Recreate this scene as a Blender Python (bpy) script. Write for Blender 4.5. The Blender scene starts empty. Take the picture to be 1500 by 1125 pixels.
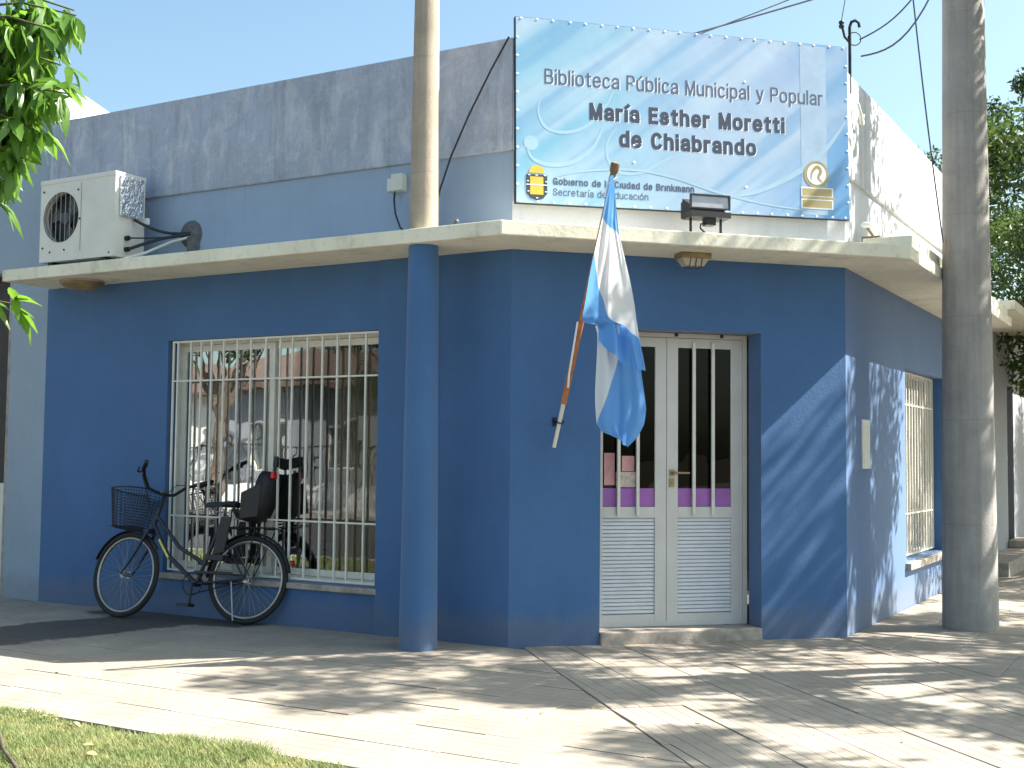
import bpy, bmesh, math, random
import numpy as np
from mathutils import Vector, Matrix
random.seed(7); rng = np.random.default_rng(11)
PI = math.pi; S2 = 2 ** -.5
sc = bpy.context.scene; COL = sc.collection

# ------------------------------------------------------------------ camera
yaw, pit, rol = 0.52082, 0.05904, 0.0100
cam_loc = Vector((4.1522, -7.2192, 1.2903))
fw = Vector((-math.sin(yaw) * math.cos(pit), math.cos(yaw) * math.cos(pit), math.sin(pit)))
r0 = Vector((math.cos(yaw), math.sin(yaw), 0)); u0 = r0.cross(fw)
r2 = r0 * math.cos(rol) + u0 * math.sin(rol); u2 = -r0 * math.sin(rol) + u0 * math.cos(rol)
cd = bpy.data.cameras.new('camera'); cam = bpy.data.objects.new('camera', cd); COL.objects.link(cam)
M3 = Matrix((r2, u2, -fw)).transposed()
cam.matrix_world = Matrix.Translation(cam_loc) @ M3.to_4x4()
cd.sensor_width = 36; cd.lens = 36 * 1787.9 / 1500; cd.clip_end = 2000
sc.camera = cam

# ------------------------------------------------------------------ sky, sun, exposure
AZ, EL = math.radians(34.5), math.radians(46.0)         # sun azimuth measured from +x towards +y
w = bpy.data.worlds.new('World'); sc.world = w; w.use_nodes = True
nt = w.node_tree; bg = nt.nodes['Background']
sky = nt.nodes.new('ShaderNodeTexSky'); sky.sky_type = 'NISHITA'; sky.sun_disc = False
sky.sun_elevation = EL; sky.sun_rotation = PI / 2 - AZ
sky.air_density = 1.0; sky.dust_density = 3.4; sky.ozone_density = 1.0; sky.altitude = 100
tint = nt.nodes.new('ShaderNodeMix'); tint.data_type = 'RGBA'; tint.blend_type = 'MULTIPLY'; tint.inputs[0].default_value = 1
tint.inputs[7].default_value = (.92, 1.055, 1.0, 1); nt.links.new(sky.outputs[0], tint.inputs[6]); nt.links.new(tint.outputs[2], bg.inputs[0]); bg.inputs[1].default_value = 0.088
sl = bpy.data.lights.new('sun', 'SUN'); so = bpy.data.objects.new('sun', sl); COL.objects.link(so)
sl.energy = 5.0; sl.angle = math.radians(0.53); sl.color = (1, .955, .88)
sd = Vector((math.cos(AZ) * math.cos(EL), math.sin(AZ) * math.cos(EL), math.sin(EL)))
so.rotation_euler = sd.to_track_quat('Z', 'Y').to_euler()
sc.view_settings.view_transform = 'Standard'; sc.view_settings.look = 'None'
sc.view_settings.exposure = 1.6; sc.view_settings.gamma = 1; sc.view_settings.use_curve_mapping = False
sc.render.engine = 'CYCLES'; sc.cycles.max_bounces = 7; sc.cycles.diffuse_bounces = 4
sc.cycles.transparent_max_bounces = 12; sc.cycles.use_denoising = True

# ------------------------------------------------------------------ materials
class N:
    """tiny node-tree writer"""
    def __init__(s, name):
        s.m = bpy.data.materials.new(name); s.m.use_nodes = True; s.t = s.m.node_tree
        s.b = s.t.nodes['Principled BSDF']; s.out = s.t.nodes['Material Output']
    def n(s, typ, **k):
        o = s.t.nodes.new('ShaderNode' + typ)
        for a, v in k.items(): setattr(o, a, v)
        return o
    def l(s, a, b): s.t.links.new(a, b)
    def pos(s): return s.n('NewGeometry').outputs['Position']
    def mapped(s, vec, scale=(1, 1, 1), rot=(0, 0, 0), loc=(0, 0, 0)):
        m = s.n('Mapping'); s.l(vec, m.inputs[0]); m.inputs[1].default_value = loc
        m.inputs[2].default_value = rot; m.inputs[3].default_value = scale; return m.outputs[0]
    def noise(s, vec, scale, detail=4, rough=.55, dist=0):
        x = s.n('TexNoise'); s.l(vec, x.inputs['Vector']); x.inputs['Scale'].default_value = scale
        x.inputs['Detail'].default_value = detail; x.inputs['Roughness'].default_value = rough
        x.inputs['Distortion'].default_value = dist; return x.outputs['Fac']
    def ramp(s, fac, pts, interp='LINEAR'):
        r = s.n('ValToRGB'); s.l(fac, r.inputs[0]); r.color_ramp.interpolation = interp
        e = r.color_ramp.elements
        while len(e) < len(pts): e.new(.5)
        for i, (p, c) in enumerate(pts):
            e[i].position = p; e[i].color = (*c, 1) if isinstance(c, tuple) else (c, c, c, 1)
        return r.outputs[0]
    def mix(s, f, a, b, mode='MIX'):
        m = s.n('Mix', data_type='RGBA', blend_type=mode)
        if isinstance(f, (int, float)): m.inputs[0].default_value = f
        else: s.l(f, m.inputs[0])
        for i, v in ((6, a), (7, b)):
            if isinstance(v, tuple): m.inputs[i].default_value = (*v, 1)
            else: s.l(v, m.inputs[i])
        return m.outputs[2]
    def math(s, op, a, b=None, clamp=False):
        m = s.n('Math', operation=op, use_clamp=clamp)
        for i, v in enumerate((a, b)):
            if v is None: continue
            if isinstance(v, (int, float)): m.inputs[i].default_value = v
            else: s.l(v, m.inputs[i])
        return m.outputs[0]
    def bump(s, h, dist=.002, strength=1):
        b = s.n('Bump'); s.l(h, b.inputs['Height']); b.inputs['Distance'].default_value = dist
        b.inputs['Strength'].default_value = strength; s.l(b.outputs[0], s.b.inputs['Normal'])
    def fin(s, col, rough=.7, metal=0, spec=.5):
        if isinstance(col, tuple): s.b.inputs['Base Color'].default_value = (*col, 1)
        else: s.l(col, s.b.inputs['Base Color'])
        if isinstance(rough, (int, float)): s.b.inputs['Roughness'].default_value = rough
        else: s.l(rough, s.b.inputs['Roughness'])
        s.b.inputs['Metallic'].default_value = metal
        s.b.inputs['Specular IOR Level'].default_value = spec
        return s.m

def plain(name, col, rough=.6, metal=0, vary=.12, scale=9, bump=0, spec=.5):
    m = N(name); p = m.pos(); f = m.noise(p, scale)
    lo = tuple(c * (1 - vary) for c in col); hi = tuple(min(1, c * (1 + vary)) for c in col)
    if bump: m.bump(m.noise(p, scale * 8), bump)
    return m.fin(m.ramp(f, [(.3, lo), (.7, hi)]), rough, metal, spec)

def painted_wall(name, col, dirt=(.16, .15, .14), low_dirt=.35, blotch=.10, stain=0, rough=.75):
    m = N(name); p = m.pos()
    a = m.noise(p, 1.3, 5, .6); b = m.noise(p, 14, 3)
    c = m.ramp(a, [(.25, tuple(x * (1 - blotch) for x in col)), (.75, tuple(min(1, x * (1 + blotch)) for x in col))])
    c = m.mix(m.ramp(b, [(.35, 0.), (.8, .12)]), c, tuple(min(1, x * 1.25 + .01) for x in col))
    sp = m.n('SeparateXYZ'); m.l(p, sp.inputs[0]); z = sp.outputs[2]
    # splashed dirt just over the pavement, with an uneven edge
    zz = m.math('ADD', z, m.math('MULTIPLY', m.noise(p, 5, 5), -.28))
    c = m.mix(m.math('MULTIPLY', m.ramp(zz, [(0., 1.), (.12, 0.)]), low_dirt), c, dirt)
    # thin run marks
    st = m.noise(m.mapped(p, (9, 9, .5)), 2.2, 4, .6)
    c = m.mix(m.ramp(st, [(.56, 0.), (.78, .16 + stain)]), c, tuple(x * .72 for x in col))
    # pale scuffs
    sc_ = m.noise(p, 38, 2); c = m.mix(m.ramp(sc_, [(.74, 0.), (.78, .4)]), c, tuple(min(1, x * 1.7 + .05) for x in col))
    h = m.math('ADD', m.noise(p, 60, 3), m.math('MULTIPLY', m.noise(p, 4, 3), 2.2))
    m.bump(h, .003, .6)
    m.b.inputs['Sheen Weight'].default_value = .22; m.b.inputs['Sheen Roughness'].default_value = .5
    return m.fin(c, rough)

M = {}
M['blue'] = painted_wall('deep_blue_wall_paint', (.042, .122, .280), blotch=.13)
M['pale'] = painted_wall('pale_blue_wall_paint', (.25, .27, .30), low_dirt=.1)
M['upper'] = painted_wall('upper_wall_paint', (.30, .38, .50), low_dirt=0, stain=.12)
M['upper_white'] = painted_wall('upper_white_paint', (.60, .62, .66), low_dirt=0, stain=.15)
M['white_wall'] = painted_wall('white_house_paint', (.78, .77, .74), low_dirt=.3)
M['neighbour'] = painted_wall('neighbour_pale_paint', (.27, .34, .41), low_dirt=.3, stain=.1)

def parapet_mat(name, base, grey, light):
    m = N(name); p = m.pos()
    a = m.noise(m.mapped(p, (1, 1, 1.6)), 1.5, 8, .68, .5); v = m.noise(m.mapped(p, (2.6, 2.6, .9)), 1.5, 8, .74, .35)
    c = m.mix(m.ramp(a, [(.36, 0.), (.60, .9)]), base, grey)
    c = m.mix(m.ramp(v, [(.50, 0.), (.62, .5)]), c, light)
    c = m.mix(m.ramp(m.noise(m.mapped(p, (1, 1, 1.3), loc=(5, 2, 1)), 2.4, 9, .8, .8), [(.52, 0.), (.66, .45)]), c, light)
    e = m.noise(m.mapped(p, (5, 5, .45), loc=(3, 1, 0)), 1.3, 7, .75, .2)
    c = m.mix(m.ramp(e, [(.50, 0.), (.70, .55)]), c, tuple(x * .55 for x in grey))
    q = m.noise(p, 24, 5, .75); c = m.mix(m.ramp(q, [(.5, 0.), (.75, .3)]), c, light)
    m.bump(m.math('ADD', m.noise(p, 40, 4), m.math('MULTIPLY', a, 2)), .006, .8)
    return m.fin(c, .85)
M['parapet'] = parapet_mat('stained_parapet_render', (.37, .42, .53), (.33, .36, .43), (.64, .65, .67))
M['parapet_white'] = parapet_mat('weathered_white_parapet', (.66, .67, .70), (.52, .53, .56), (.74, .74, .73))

m = N('cream_canopy_paint'); p = m.pos()
a = m.noise(p, 2.6, 6, .65); e = m.noise(p, 17, 5, .7)
c = m.ramp(a, [(.3, (.70, .65, .50)), (.65, (.84, .79, .63))])
c = m.mix(m.ramp(m.noise(m.mapped(p, (3, 3, 1)), 1.6, 6, .7), [(.56, 0.), (.68, .45)]), c, (.36, .31, .23))
c = m.mix(m.ramp(e, [(.56, 0.), (.62, .35)]), c, (.52, .50, .44))
m.bump(e, .005, .8); M['canopy'] = m.fin(c, .8)

def concrete(name, lo, hi, streak=.5):
    m = N(name); p = m.pos(); a = m.noise(p, 3.5, 7, .7); v = m.noise(m.mapped(p, (14, 14, .7)), 1.6, 5, .65)
    c = m.ramp(a, [(.3, lo), (.7, hi)])
    c = m.mix(m.ramp(v, [(.45, 0.), (.75, streak)]), c, tuple(x * .6 for x in lo))
    sp = m.noise(p, 60, 3); c = m.mix(m.ramp(sp, [(.68, 0.), (.74, .6)]), c, tuple(min(1, x * 1.5) for x in hi))
    s3 = m.n('SeparateXYZ'); m.l(p, s3.inputs[0])
    ring = m.math('FRACT', m.math('MULTIPLY', s3.outputs[2], 1.25))
    c = m.mix(m.ramp(ring, [(0., .35), (.012, 0.)]), c, tuple(x * .5 for x in lo))
    m.bump(m.math('ADD', a, m.noise(p, 90, 3)), .004, .8); return m.fin(c, .88)
M['pole'] = concrete('grey_concrete', (.28, .262, .24), (.40, .375, .34))
M['pole_warm'] = concrete('warm_concrete', (.33, .27, .205), (.46, .385, .30), .3)
M['stone'] = plain('worn_stone', (.36, .31, .26), .85, vary=.3, scale=12, bump=.003)
M['cream_bar'] = plain('cream_painted_steel', (.72, .69, .60), .45, vary=.08)
M['alu'] = plain('pale_painted_aluminium', (.62, .59, .54), .42, vary=.06, scale=5)
M['alu_slat'] = plain('slat_aluminium', (.66, .66, .66), .4, vary=.05)
M['dark_metal'] = plain('dark_metal', (.03, .03, .032), .45, .6)
M['black'] = plain('black_plastic', (.014, .014, .016), .5)
M['rubber'] = plain('black_rubber', (.018, .018, .018), .8)
M['wire'] = plain('weathered_grey_cable', (.10, .11, .13), .6)
M['cable'] = plain('dark_cable', (.02, .022, .028), .6)
M['steel'] = plain('bare_steel', (.34, .34, .34), .3, .95)
M['rim'] = plain('dull_chrome', (.38, .36, .33), .35, .8)
M['frame_paint'] = plain('dark_navy_bike_paint', (.012, .016, .035), .3)
M['yellow'] = plain('yellow_sticker', (.65, .62, .12), .5)
M['red'] = plain('red_reflector', (.55, .02, .02), .25)
M['olive'] = plain('olive_plastic', (.022, .021, .016), .6)
M['ac'] = plain('off_white_appliance_paint', (.68, .66, .58), .45, vary=.06, scale=4)
M['foil'] = plain('crinkled_foil', (.75, .77, .8), .22, .9, bump=.03, scale=3)
M['brass'] = plain('old_brass', (.35, .27, .13), .4, .8)
M['white'] = plain('white_print', (.82, .83, .84), .6, vary=.03)
M['wood_dark'] = plain('weathered_dark_wood', (.20, .13, .075), .7, vary=.35, scale=30, bump=.001)
M['wood_orange'] = plain('varnished_orange_wood', (.42, .15, .05), .5, vary=.3, scale=26, bump=.001)
M['text'] = plain('slate_blue_print', (.025, .042, .085), .6, vary=.03)
M['text_thin'] = plain('grey_blue_print', (.07, .10, .17), .6, vary=.03)
M['gold'] = plain('gold_print', (.42, .34, .16), .5, vary=.25, scale=5)
M['crest_yellow'] = plain('yellow_print', (.72, .48, .06), .6, vary=.1)
M['crest_dark'] = plain('dark_print', (.035, .055, .075), .6)
M['pink'] = plain('pink_paper', (.60, .30, .28), .7, vary=.2)
M['paper'] = plain('printed_paper', (.55, .45, .38), .7, vary=.3, scale=30)
M['purple'] = plain('purple_film', (.34, .12, .40), .5, vary=.1)
M['lamp_brown'] = plain('brown_lamp_glass', (.24, .17, .08), .25, vary=.3)
M['lamp_glass'] = plain('dusty_lamp_glass', (.42, .38, .28), .2, vary=.2)
M['curtain'] = plain('brown_curtain', (.17, .12, .065), .9, vary=.25, scale=3)
M['interior'] = plain('interior_wall', (.30, .28, .24), .9)
M['rust_roof'] = plain('brown_roof_tiles', (.13, .085, .065), .85, vary=.3, scale=6)
M['asphalt'] = plain('asphalt', (.055, .055, .056), .9, vary=.25, scale=20, bump=.004)
M['earth'] = plain('earth', (.12, .10, .06), .95, vary=.35, scale=12, bump=.01)
M['kerb'] = plain('kerb_concrete', (.34, .32, .29), .9, vary=.2, scale=8, bump=.003)
M['mortar'] = plain('dark_mortar', (.19, .165, .135), .95)
M['plaster_patch'] = plain('grey_cement_patch', (.14, .14, .14), .9, vary=.3, scale=20, bump=.006)
M['bark'] = plain('bark', (.13, .10, .075), .9, vary=.4, scale=22, bump=.01)
M['twig'] = plain('green_brown_twig', (.10, .085, .04), .8, vary=.3)
M['hedge_dark'] = plain('rusted_iron', (.05, .04, .035), .7)

# pavement tile: ribs run along the tile's local x (in UV)
m = N('ribbed_pavement_tile'); p = m.pos(); uv = m.n('UVMap').outputs[0]
su = m.n('SeparateXYZ'); m.l(uv, su.inputs[0])
rib = m.math('ABSOLUTE', m.math('SINE', m.math('MULTIPLY', su.outputs[1], PI * 5)))
ribm = m.ramp(rib, [(0., 0.), (.22, 1.)])
oi = m.n('ObjectInfo').outputs['Random']
a = m.noise(p, 2.2, 6, .65); d = m.noise(p, 26, 4, .7)
c = m.ramp(a, [(.3, (.27, .23, .18)), (.7, (.40, .345, .28))])
c = m.mix(m.math('MULTIPLY', oi, .22), c, (.24, .20, .16))
c = m.mix(m.ramp(d, [(.5, 0.), (.75, .35)]), c, (.18, .155, .13))
c = m.mix(m.math('MULTIPLY', m.math('SUBTRACT', 1., ribm), .5), c, (.20, .17, .14))
# damp stain: runs from the wall foot under the bicycle out to the street (real wet patch, uneven edge)
def seg_dist(m, p, a, b):
    s3 = m.n('SeparateXYZ'); m.l(p, s3.inputs[0]); x, y = s3.outputs[0], s3.outputs[1]
    L = math.hypot(b[0] - a[0], b[1] - a[1]); ux, uy = (b[0] - a[0]) / L, (b[1] - a[1]) / L
    dx = m.math('SUBTRACT', x, a[0]); dy = m.math('SUBTRACT', y, a[1])
    t = m.math('ADD', m.math('MULTIPLY', dx, ux), m.math('MULTIPLY', dy, uy))
    tc = m.math('MINIMUM', m.math('MAXIMUM', t, 0.), L)
    ex = m.math('SUBTRACT', dx, m.math('MULTIPLY', tc, ux)); ey = m.math('SUBTRACT', dy, m.math('MULTIPLY', tc, uy))
    return m.math('SQRT', m.math('ADD', m.math('MULTIPLY', ex, ex), m.math('MULTIPLY', ey, ey)))
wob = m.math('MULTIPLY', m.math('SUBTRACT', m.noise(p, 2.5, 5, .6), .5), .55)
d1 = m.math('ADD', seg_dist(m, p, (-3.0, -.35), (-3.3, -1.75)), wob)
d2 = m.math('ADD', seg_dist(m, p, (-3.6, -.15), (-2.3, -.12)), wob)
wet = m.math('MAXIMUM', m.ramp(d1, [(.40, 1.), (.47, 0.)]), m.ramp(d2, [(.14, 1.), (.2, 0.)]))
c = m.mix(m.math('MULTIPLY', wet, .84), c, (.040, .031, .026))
m.bump(m.math('ADD', m.math('MULTIPLY', ribm, 1.), m.math('MULTIPLY', d, .4)), .004, 1.)
M['tile'] = m.fin(c, m.math('SUBTRACT', .85, m.math('MULTIPLY', wet, .3)))

def glass(name, tint=(.9, .93, .92), ior=1.55, rough=.0):
    m = N(name); t = m.n('BsdfTransparent'); t.inputs[0].default_value = (*tint, 1)
    g = m.n('BsdfGlossy'); g.inputs['Roughness'].default_value = rough; g.inputs[0].default_value = (1, 1, 1, 1)
    f = m.n('Fresnel'); f.inputs[0].default_value = ior
    p = m.pos(); b = m.n('Bump'); m.l(m.noise(p, 2.2, 2), b.inputs['Height']); b.inputs['Distance'].default_value = .004
    b.inputs['Strength'].default_value = .5; m.l(b.outputs[0], g.inputs['Normal'])
    x = m.n('MixShader'); m.l(m.math('MULTIPLY', f.outputs[0], .5, True), x.inputs[0])
    m.l(t.outputs[0], x.inputs[1]); m.l(g.outputs[0], x.inputs[2]); m.l(x.outputs[0], m.out.inputs[0]); return m.m
M['glass'] = glass('window_glass')
M['dark_glass'] = glass('near_black_glass', (.02, .025, .025), 1.4)  # door panes: transmission tint almost black, little shows through

def leaf_mat(name, lo, hi, trans=.35, spec=.4, rough=.45, dry=None):
    m = N(name); p = m.pos(); ob = m.noise(p, 7, 3); isl = m.n('NewGeometry').outputs['Random Per Island']
    c = m.mix(isl, lo, hi); c = m.mix(m.ramp(ob, [(.35, 0.), (.7, .5)]), c, tuple(x * .7 for x in lo))
    if dry:
        c = m.mix(m.ramp(m.noise(p, 3.2, 5, .7), [(.46, 0.), (.64, .75)]), c, dry)
    m.fin(c, rough, 0, spec)
    tr = m.n('BsdfTranslucent'); m.l(m.mix(.5, c, (hi[0] * 1.5, hi[1] * 1.5, hi[2] * .8)), tr.inputs[0])
    x = m.n('MixShader'); x.inputs[0].default_value = trans
    m.l(m.b.outputs[0], x.inputs[1]); m.l(tr.outputs[0], x.inputs[2]); m.l(x.outputs[0], m.out.inputs[0]); return m.m
M['leaf'] = leaf_mat('tree_leaf', (.035, .075, .018), (.10, .15, .04))
M['leaf_dark'] = leaf_mat('dark_tree_leaf', (.022, .05, .014), (.06, .10, .028))
M['leaf_near'] = leaf_mat('glossy_near_leaf', (.07, .17, .02), (.17, .32, .05), .5, .6, .4)
M['grass'] = leaf_mat('grass_blade', (.14, .21, .06), (.34, .38, .19), .35, .25, .6, (.44, .40, .20))

# ------------------------------------------------------------------ mesh helpers
class MB:
    """collects shapes, then links them as ONE mesh object"""
    def __init__(s, T=None): s.v = []; s.f = []; s.mi = []; s.sm = []; s.T = T; s.cur = 0; s.uv = None
    def add(s, vs, fs, smooth=False):
        o = len(s.v); s.v += [tuple(s.T(Vector(q)) if s.T else q) for q in vs]
        for q in fs: s.f.append([i + o for i in q]); s.mi.append(s.cur); s.sm.append(smooth)
        return s
    def box(s, a, b):
        x0, y0, z0 = a; x1, y1, z1 = b
        return s.add([(x0, y0, z0), (x1, y0, z0), (x1, y1, z0), (x0, y1, z0), (x0, y0, z1), (x1, y0, z1), (x1, y1, z1), (x0, y1, z1)],
                     [(0, 3, 2, 1), (4, 5, 6, 7), (0, 1, 5, 4), (1, 2, 6, 5), (2, 3, 7, 6), (3, 0, 4, 7)])
    def prism(s, pts, z0, z1, axis='z'):
        n = len(pts)
        if axis == 'z': vs = [(x, y, z0) for x, y in pts] + [(x, y, z1) for x, y in pts]
        elif axis == 'y': vs = [(x, z0, y) for x, y in pts] + [(x, z1, y) for x, y in pts]
        else: vs = [(z0, x, y) for x, y in pts] + [(z1, x, y) for x, y in pts]
        return s.add(vs, [tuple(range(n))[::-1], tuple(range(n, 2 * n))] + [(i, (i + 1) % n, n + (i + 1) % n, n + i) for i in range(n)])
    def tube(s, pts, r, seg=8, caps=True, smooth=True):
        pts = [Vector(q) for q in pts]; rs = r if isinstance(r, (list, tuple)) else [r] * len(pts)
        vs = []; fs = []; up = None
        for i, q in enumerate(pts):
            d = (pts[min(i + 1, len(pts) - 1)] - pts[max(i - 1, 0)]).normalized()
            if up is None: up = d.orthogonal().normalized()
            up = (up - d * up.dot(d));  up = up.normalized() if up.length > 1e-6 else d.orthogonal().normalized()
            sd_ = d.cross(up)
            for k in range(seg):
                a = 2 * PI * k / seg; vs.append(q + (up * math.cos(a) + sd_ * math.sin(a)) * rs[i])
        for i in range(len(pts) - 1):
            for k in range(seg):
                k2 = (k + 1) % seg; fs.append((i * seg + k, i * seg + k2, (i + 1) * seg + k2, (i + 1) * seg + k))
        s.add(vs, fs, smooth)
        if caps:
            s.add(vs[:seg], [tuple(range(seg))[::-1]]); s.add(vs[-seg:], [tuple(range(seg))])
        return s
    def cyl(s, a, b, r0, r1=None, seg=24): return s.tube([a, b], [r0, r0 if r1 is None else r1], seg)
    def ring(s, c, n, R, r, seg=40, sub=8, arc=(0, 2 * PI), flat=1):
        c = Vector(c); n = Vector(n).normalized(); a = n.orthogonal().normalized()
        if abs(n.z) < .99: a = n.cross(Vector((0, 0, 1))).normalized()
        b = n.cross(a); full = abs(arc[1] - arc[0] - 2 * PI) < 1e-6; cnt = seg if full else seg + 1
        vs = []; fs = []
        for i in range(cnt):
            t = arc[0] + (arc[1] - arc[0]) * i / seg; d = a * math.cos(t) + b * math.sin(t)
            for k in range(sub):
                q = 2 * PI * k / sub; vs.append(c + d * (R + r * math.cos(q)) + n * r * flat * math.sin(q))
        for i in range(seg):
            j = (i + 1) % cnt
            for k in range(sub):
                k2 = (k + 1) % sub; fs.append((i * sub + k, j * sub + k, j * sub + k2, i * sub + k2))
        return s.add(vs, fs, True)
    def lathe(s, c, prof, seg=24, axis=None, smooth=True):
        c = Vector(c); n = Vector(axis or (0, 0, 1)).normalized(); a = n.orthogonal().normalized(); b = n.cross(a)
        vs = []; fs = []
        for r, h in prof:
            for k in range(seg):
                t = 2 * PI * k / seg; vs.append(c + n * h + (a * math.cos(t) + b * math.sin(t)) * r)
        for i in range(len(prof) - 1):
            for k in range(seg):
                k2 = (k + 1) % seg; fs.append((i * seg + k, i * seg + k2, (i + 1) * seg + k2, (i + 1) * seg + k))
        return s.add(vs, fs, smooth)
    def build(s, name, mats, parent=None, bevel=0, **tags):
        me = bpy.data.meshes.new(name); me.from_pydata(s.v, [], s.f)
        if not isinstance(mats, (list, tuple)): mats = [mats]
        for q in mats: me.materials.append(M[q] if isinstance(q, str) else q)
        me.polygons.foreach_set('material_index', s.mi); me.polygons.foreach_set('use_smooth', s.sm); me.update()
        return link(name, me, parent, bevel, **tags)

def link(name, me, parent=None, bevel=0, **tags):
    o = bpy.data.objects.new(name, me); COL.objects.link(o)
    if parent is not None: o.parent = parent
    if bevel:
        md = o.modifiers.new('bevel', 'BEVEL'); md.width = bevel; md.segments = 2; md.limit_method = 'ANGLE'; md.angle_limit = .6
    for k, v in tags.items(): o[k] = v
    return o
def thing(name, label, cat, loc=(0, 0, 0), rz=0, group=None):
    o = bpy.data.objects.new(name, None); COL.objects.link(o); o.location = loc; o.rotation_euler = (0, 0, rz)
    o.empty_display_size = .1; o['label'] = label; o['category'] = cat
    if group: o['group'] = group
    return o
def tag(o, label, cat, group=None):
    o['label'] = label; o['category'] = cat
    if group: o['group'] = group
    return o
def chamf(q):                       # (along, outward, up) on the chamfered corner face -> world
    return Vector((q[0] * S2 + q[1] * S2, q[0] * S2 - q[1] * S2, q[2]))
CH = Matrix(((S2, S2, 0, 0), (S2, -S2, 0, 0), (0, 0, 1, 0), (0, 0, 0, 1)))
def rightf(q):                      # (along +y, outward +x, up) on the right face -> world
    return Vector((c_ + q[1], q[0], q[2]))
def leftf(q):                       # (x, outward -y, up) on the left face
    return Vector((q[0], -q[1], q[2]))
c_ = 1.8131; W = c_ / S2
HC = 2.711; CT = 2.808; HP = 4.18; LEDGE = 3.40; XL = -4.697

# ------------------------------------------------------------------ ground
g = MB().box((-400, -400, -.6), (400, 400, -.155)).build('ground', 'earth', kind='structure')
g = MB().box((-60, -13.2, -.154), (60, -4.9, -.13)).box((5.2, -4.899, -.154), (13.5, 60, -.131)).build('road', 'asphalt', kind='structure')
sidewalk = MB().prism([(-30, .2), (-30, -3.08), (3.2, -3.08), (4.9, -1.3), (4.9, 30), (1.7, 30), (1.7, 1.9), (-.1, .1)], -.15, -.012).build('sidewalk', 'mortar', kind='structure')
MB().box((-30, -4.75, -.15), (1.9, -3.082, -.02)).build('grass_verge', 'earth', kind='structure')
kb = MB()
kb.box((-30, -4.9, -.15), (3.4, -4.752, .0)).box((5.05, -1.2, -.15), (5.2, 30, .0))
kb.prism([(3.4, -4.9), (3.4, -4.75), (5.05, -1.2), (5.2, -1.2), (5.2, -1.4), (3.5, -4.9)], -.15, .0)
kb.build('kerb', 'kerb', kind='structure', bevel=.01)
MB().prism([(1.902, -4.75), (1.902, -3.082), (3.2, -3.082), (4.902, -1.3), (4.902, 30), (5.049, 30), (5.049, -1.2), (3.399, -4.75)], -.15, -.012).build('pavement_edge', 'kerb', kind='structure')

# pavement tiles
def clip(poly, n, d):               # keep n.p <= d
    out = []
    for i in range(len(poly)):
        a, b = poly[i], poly[(i + 1) % len(poly)]; da = a[0] * n[0] + a[1] * n[1] - d; db = b[0] * n[0] + b[1] * n[1] - d
        if da <= 0: out.append(a)
        if (da < 0 < db) or (db < 0 < da):
            t = da / (da - db); out.append((a[0] + (b[0] - a[0]) * t, a[1] + (b[1] - a[1]) * t))
    return out
TS = .40; GAP = .0022; tile_h = .012
def tile_mesh(poly, name='tile'):   # poly in tile coords 0..TS; chamfered top edge
    n = len(poly); cx = sum(p[0] for p in poly) / n; cy = sum(p[1] for p in poly) / n
    ins = [(cx + (x - cx) * .985, cy + (y - cy) * .985) for x, y in poly]
    vs = [(x, y, -tile_h) for x, y in poly] + [(x, y, -.003) for x, y in poly] + [(x, y, 0) for x, y in ins]
    fs = [(i, (i + 1) % n, n + (i + 1) % n, n + i) for i in range(n)] + [(n + i, n + (i + 1) % n, 2 * n + (i + 1) % n, 2 * n + i) for i in range(n)] + [tuple(range(2 * n, 3 * n))]
    return vs, fs
full = [(GAP, GAP), (TS - GAP, GAP), (TS - GAP, TS - GAP), (GAP, TS - GAP)]
jn = (math.cos(math.radians(42)), math.sin(math.radians(42)))       # normal of the joint that runs out from the left corner
zones = []                                                         # origin, angle, clips
L1 = (0.16, 0.0)
zones.append(((-14, -3.08), 0, 36, 8, [((jn[0], jn[1]), jn[0] * .14 - .004), ((0, 1), -.002)], PI / 2))
zones.append(((0, 0), -PI / 4, 16, 28, [((-jn[0], -jn[1]), -jn[0] * .14 - .004), ((-S2, S2), -.002), ((math.cos(math.radians(-132)) * -1 * 0 + .0, 0), 1),], 0))
zones.append(((1.82, -1.0), 0, 8, 60, [], PI / 2))
cam_xy = Vector((cam_loc.x, cam_loc.y)); cand = []
def in_view(x, y):
    d = Vector((x, y, 0)) - cam_loc; z = d.dot(fw)
    return z > 0 and abs(d.dot(r2)) < z * 750 / 1787.9 + .3 and d.dot(u2) > -z * 562 / 1787.9 - .3
bis2 = (-math.sin(math.radians(-45)), 1)
def add_zone(org, ang, i0, i1, j0, j1, clips):
    ca, sa = math.cos(ang), math.sin(ang)
    for i in range(i0, i1):
        for j in range(j0, j1):
            ox = org[0] + (i * TS) * ca - (j * TS) * sa; oy = org[1] + (i * TS) * sa + (j * TS) * ca
            poly = full
            wp = [(ox + x * ca - y * sa, oy + x * sa + y * ca) for x, y in poly]; k = len(wp)
            w2 = wp; cut = False
            for n_, d_ in clips:
                w3 = clip(w2, n_, d_)
                if w3 != w2: cut = True
                w2 = w3
                if len(w2) < 3: break
            if len(w2) < 3: continue
            if cut:
                poly = [((x - ox) * ca + (y - oy) * sa, -(x - ox) * sa + (y - oy) * ca) for x, y in w2]
                ar = abs(sum(poly[q][0] * poly[(q + 1) % len(poly)][1] - poly[(q + 1) % len(poly)][0] * poly[q][1] for q in range(len(poly)))) / 2
                if ar < .004: continue
            cx = sum(q[0] for q in w2) / len(w2); cy = sum(q[1] for q in w2) / len(w2)
            cand.append((not in_view(cx, cy), (Vector((cx, cy)) - cam_xy).length, poly, cut, ox, oy, ang))
h14 = math.radians(-48)             # joint direction
nj = (-math.sin(h14), math.cos(h14))
dj = nj[0] * .14
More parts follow.
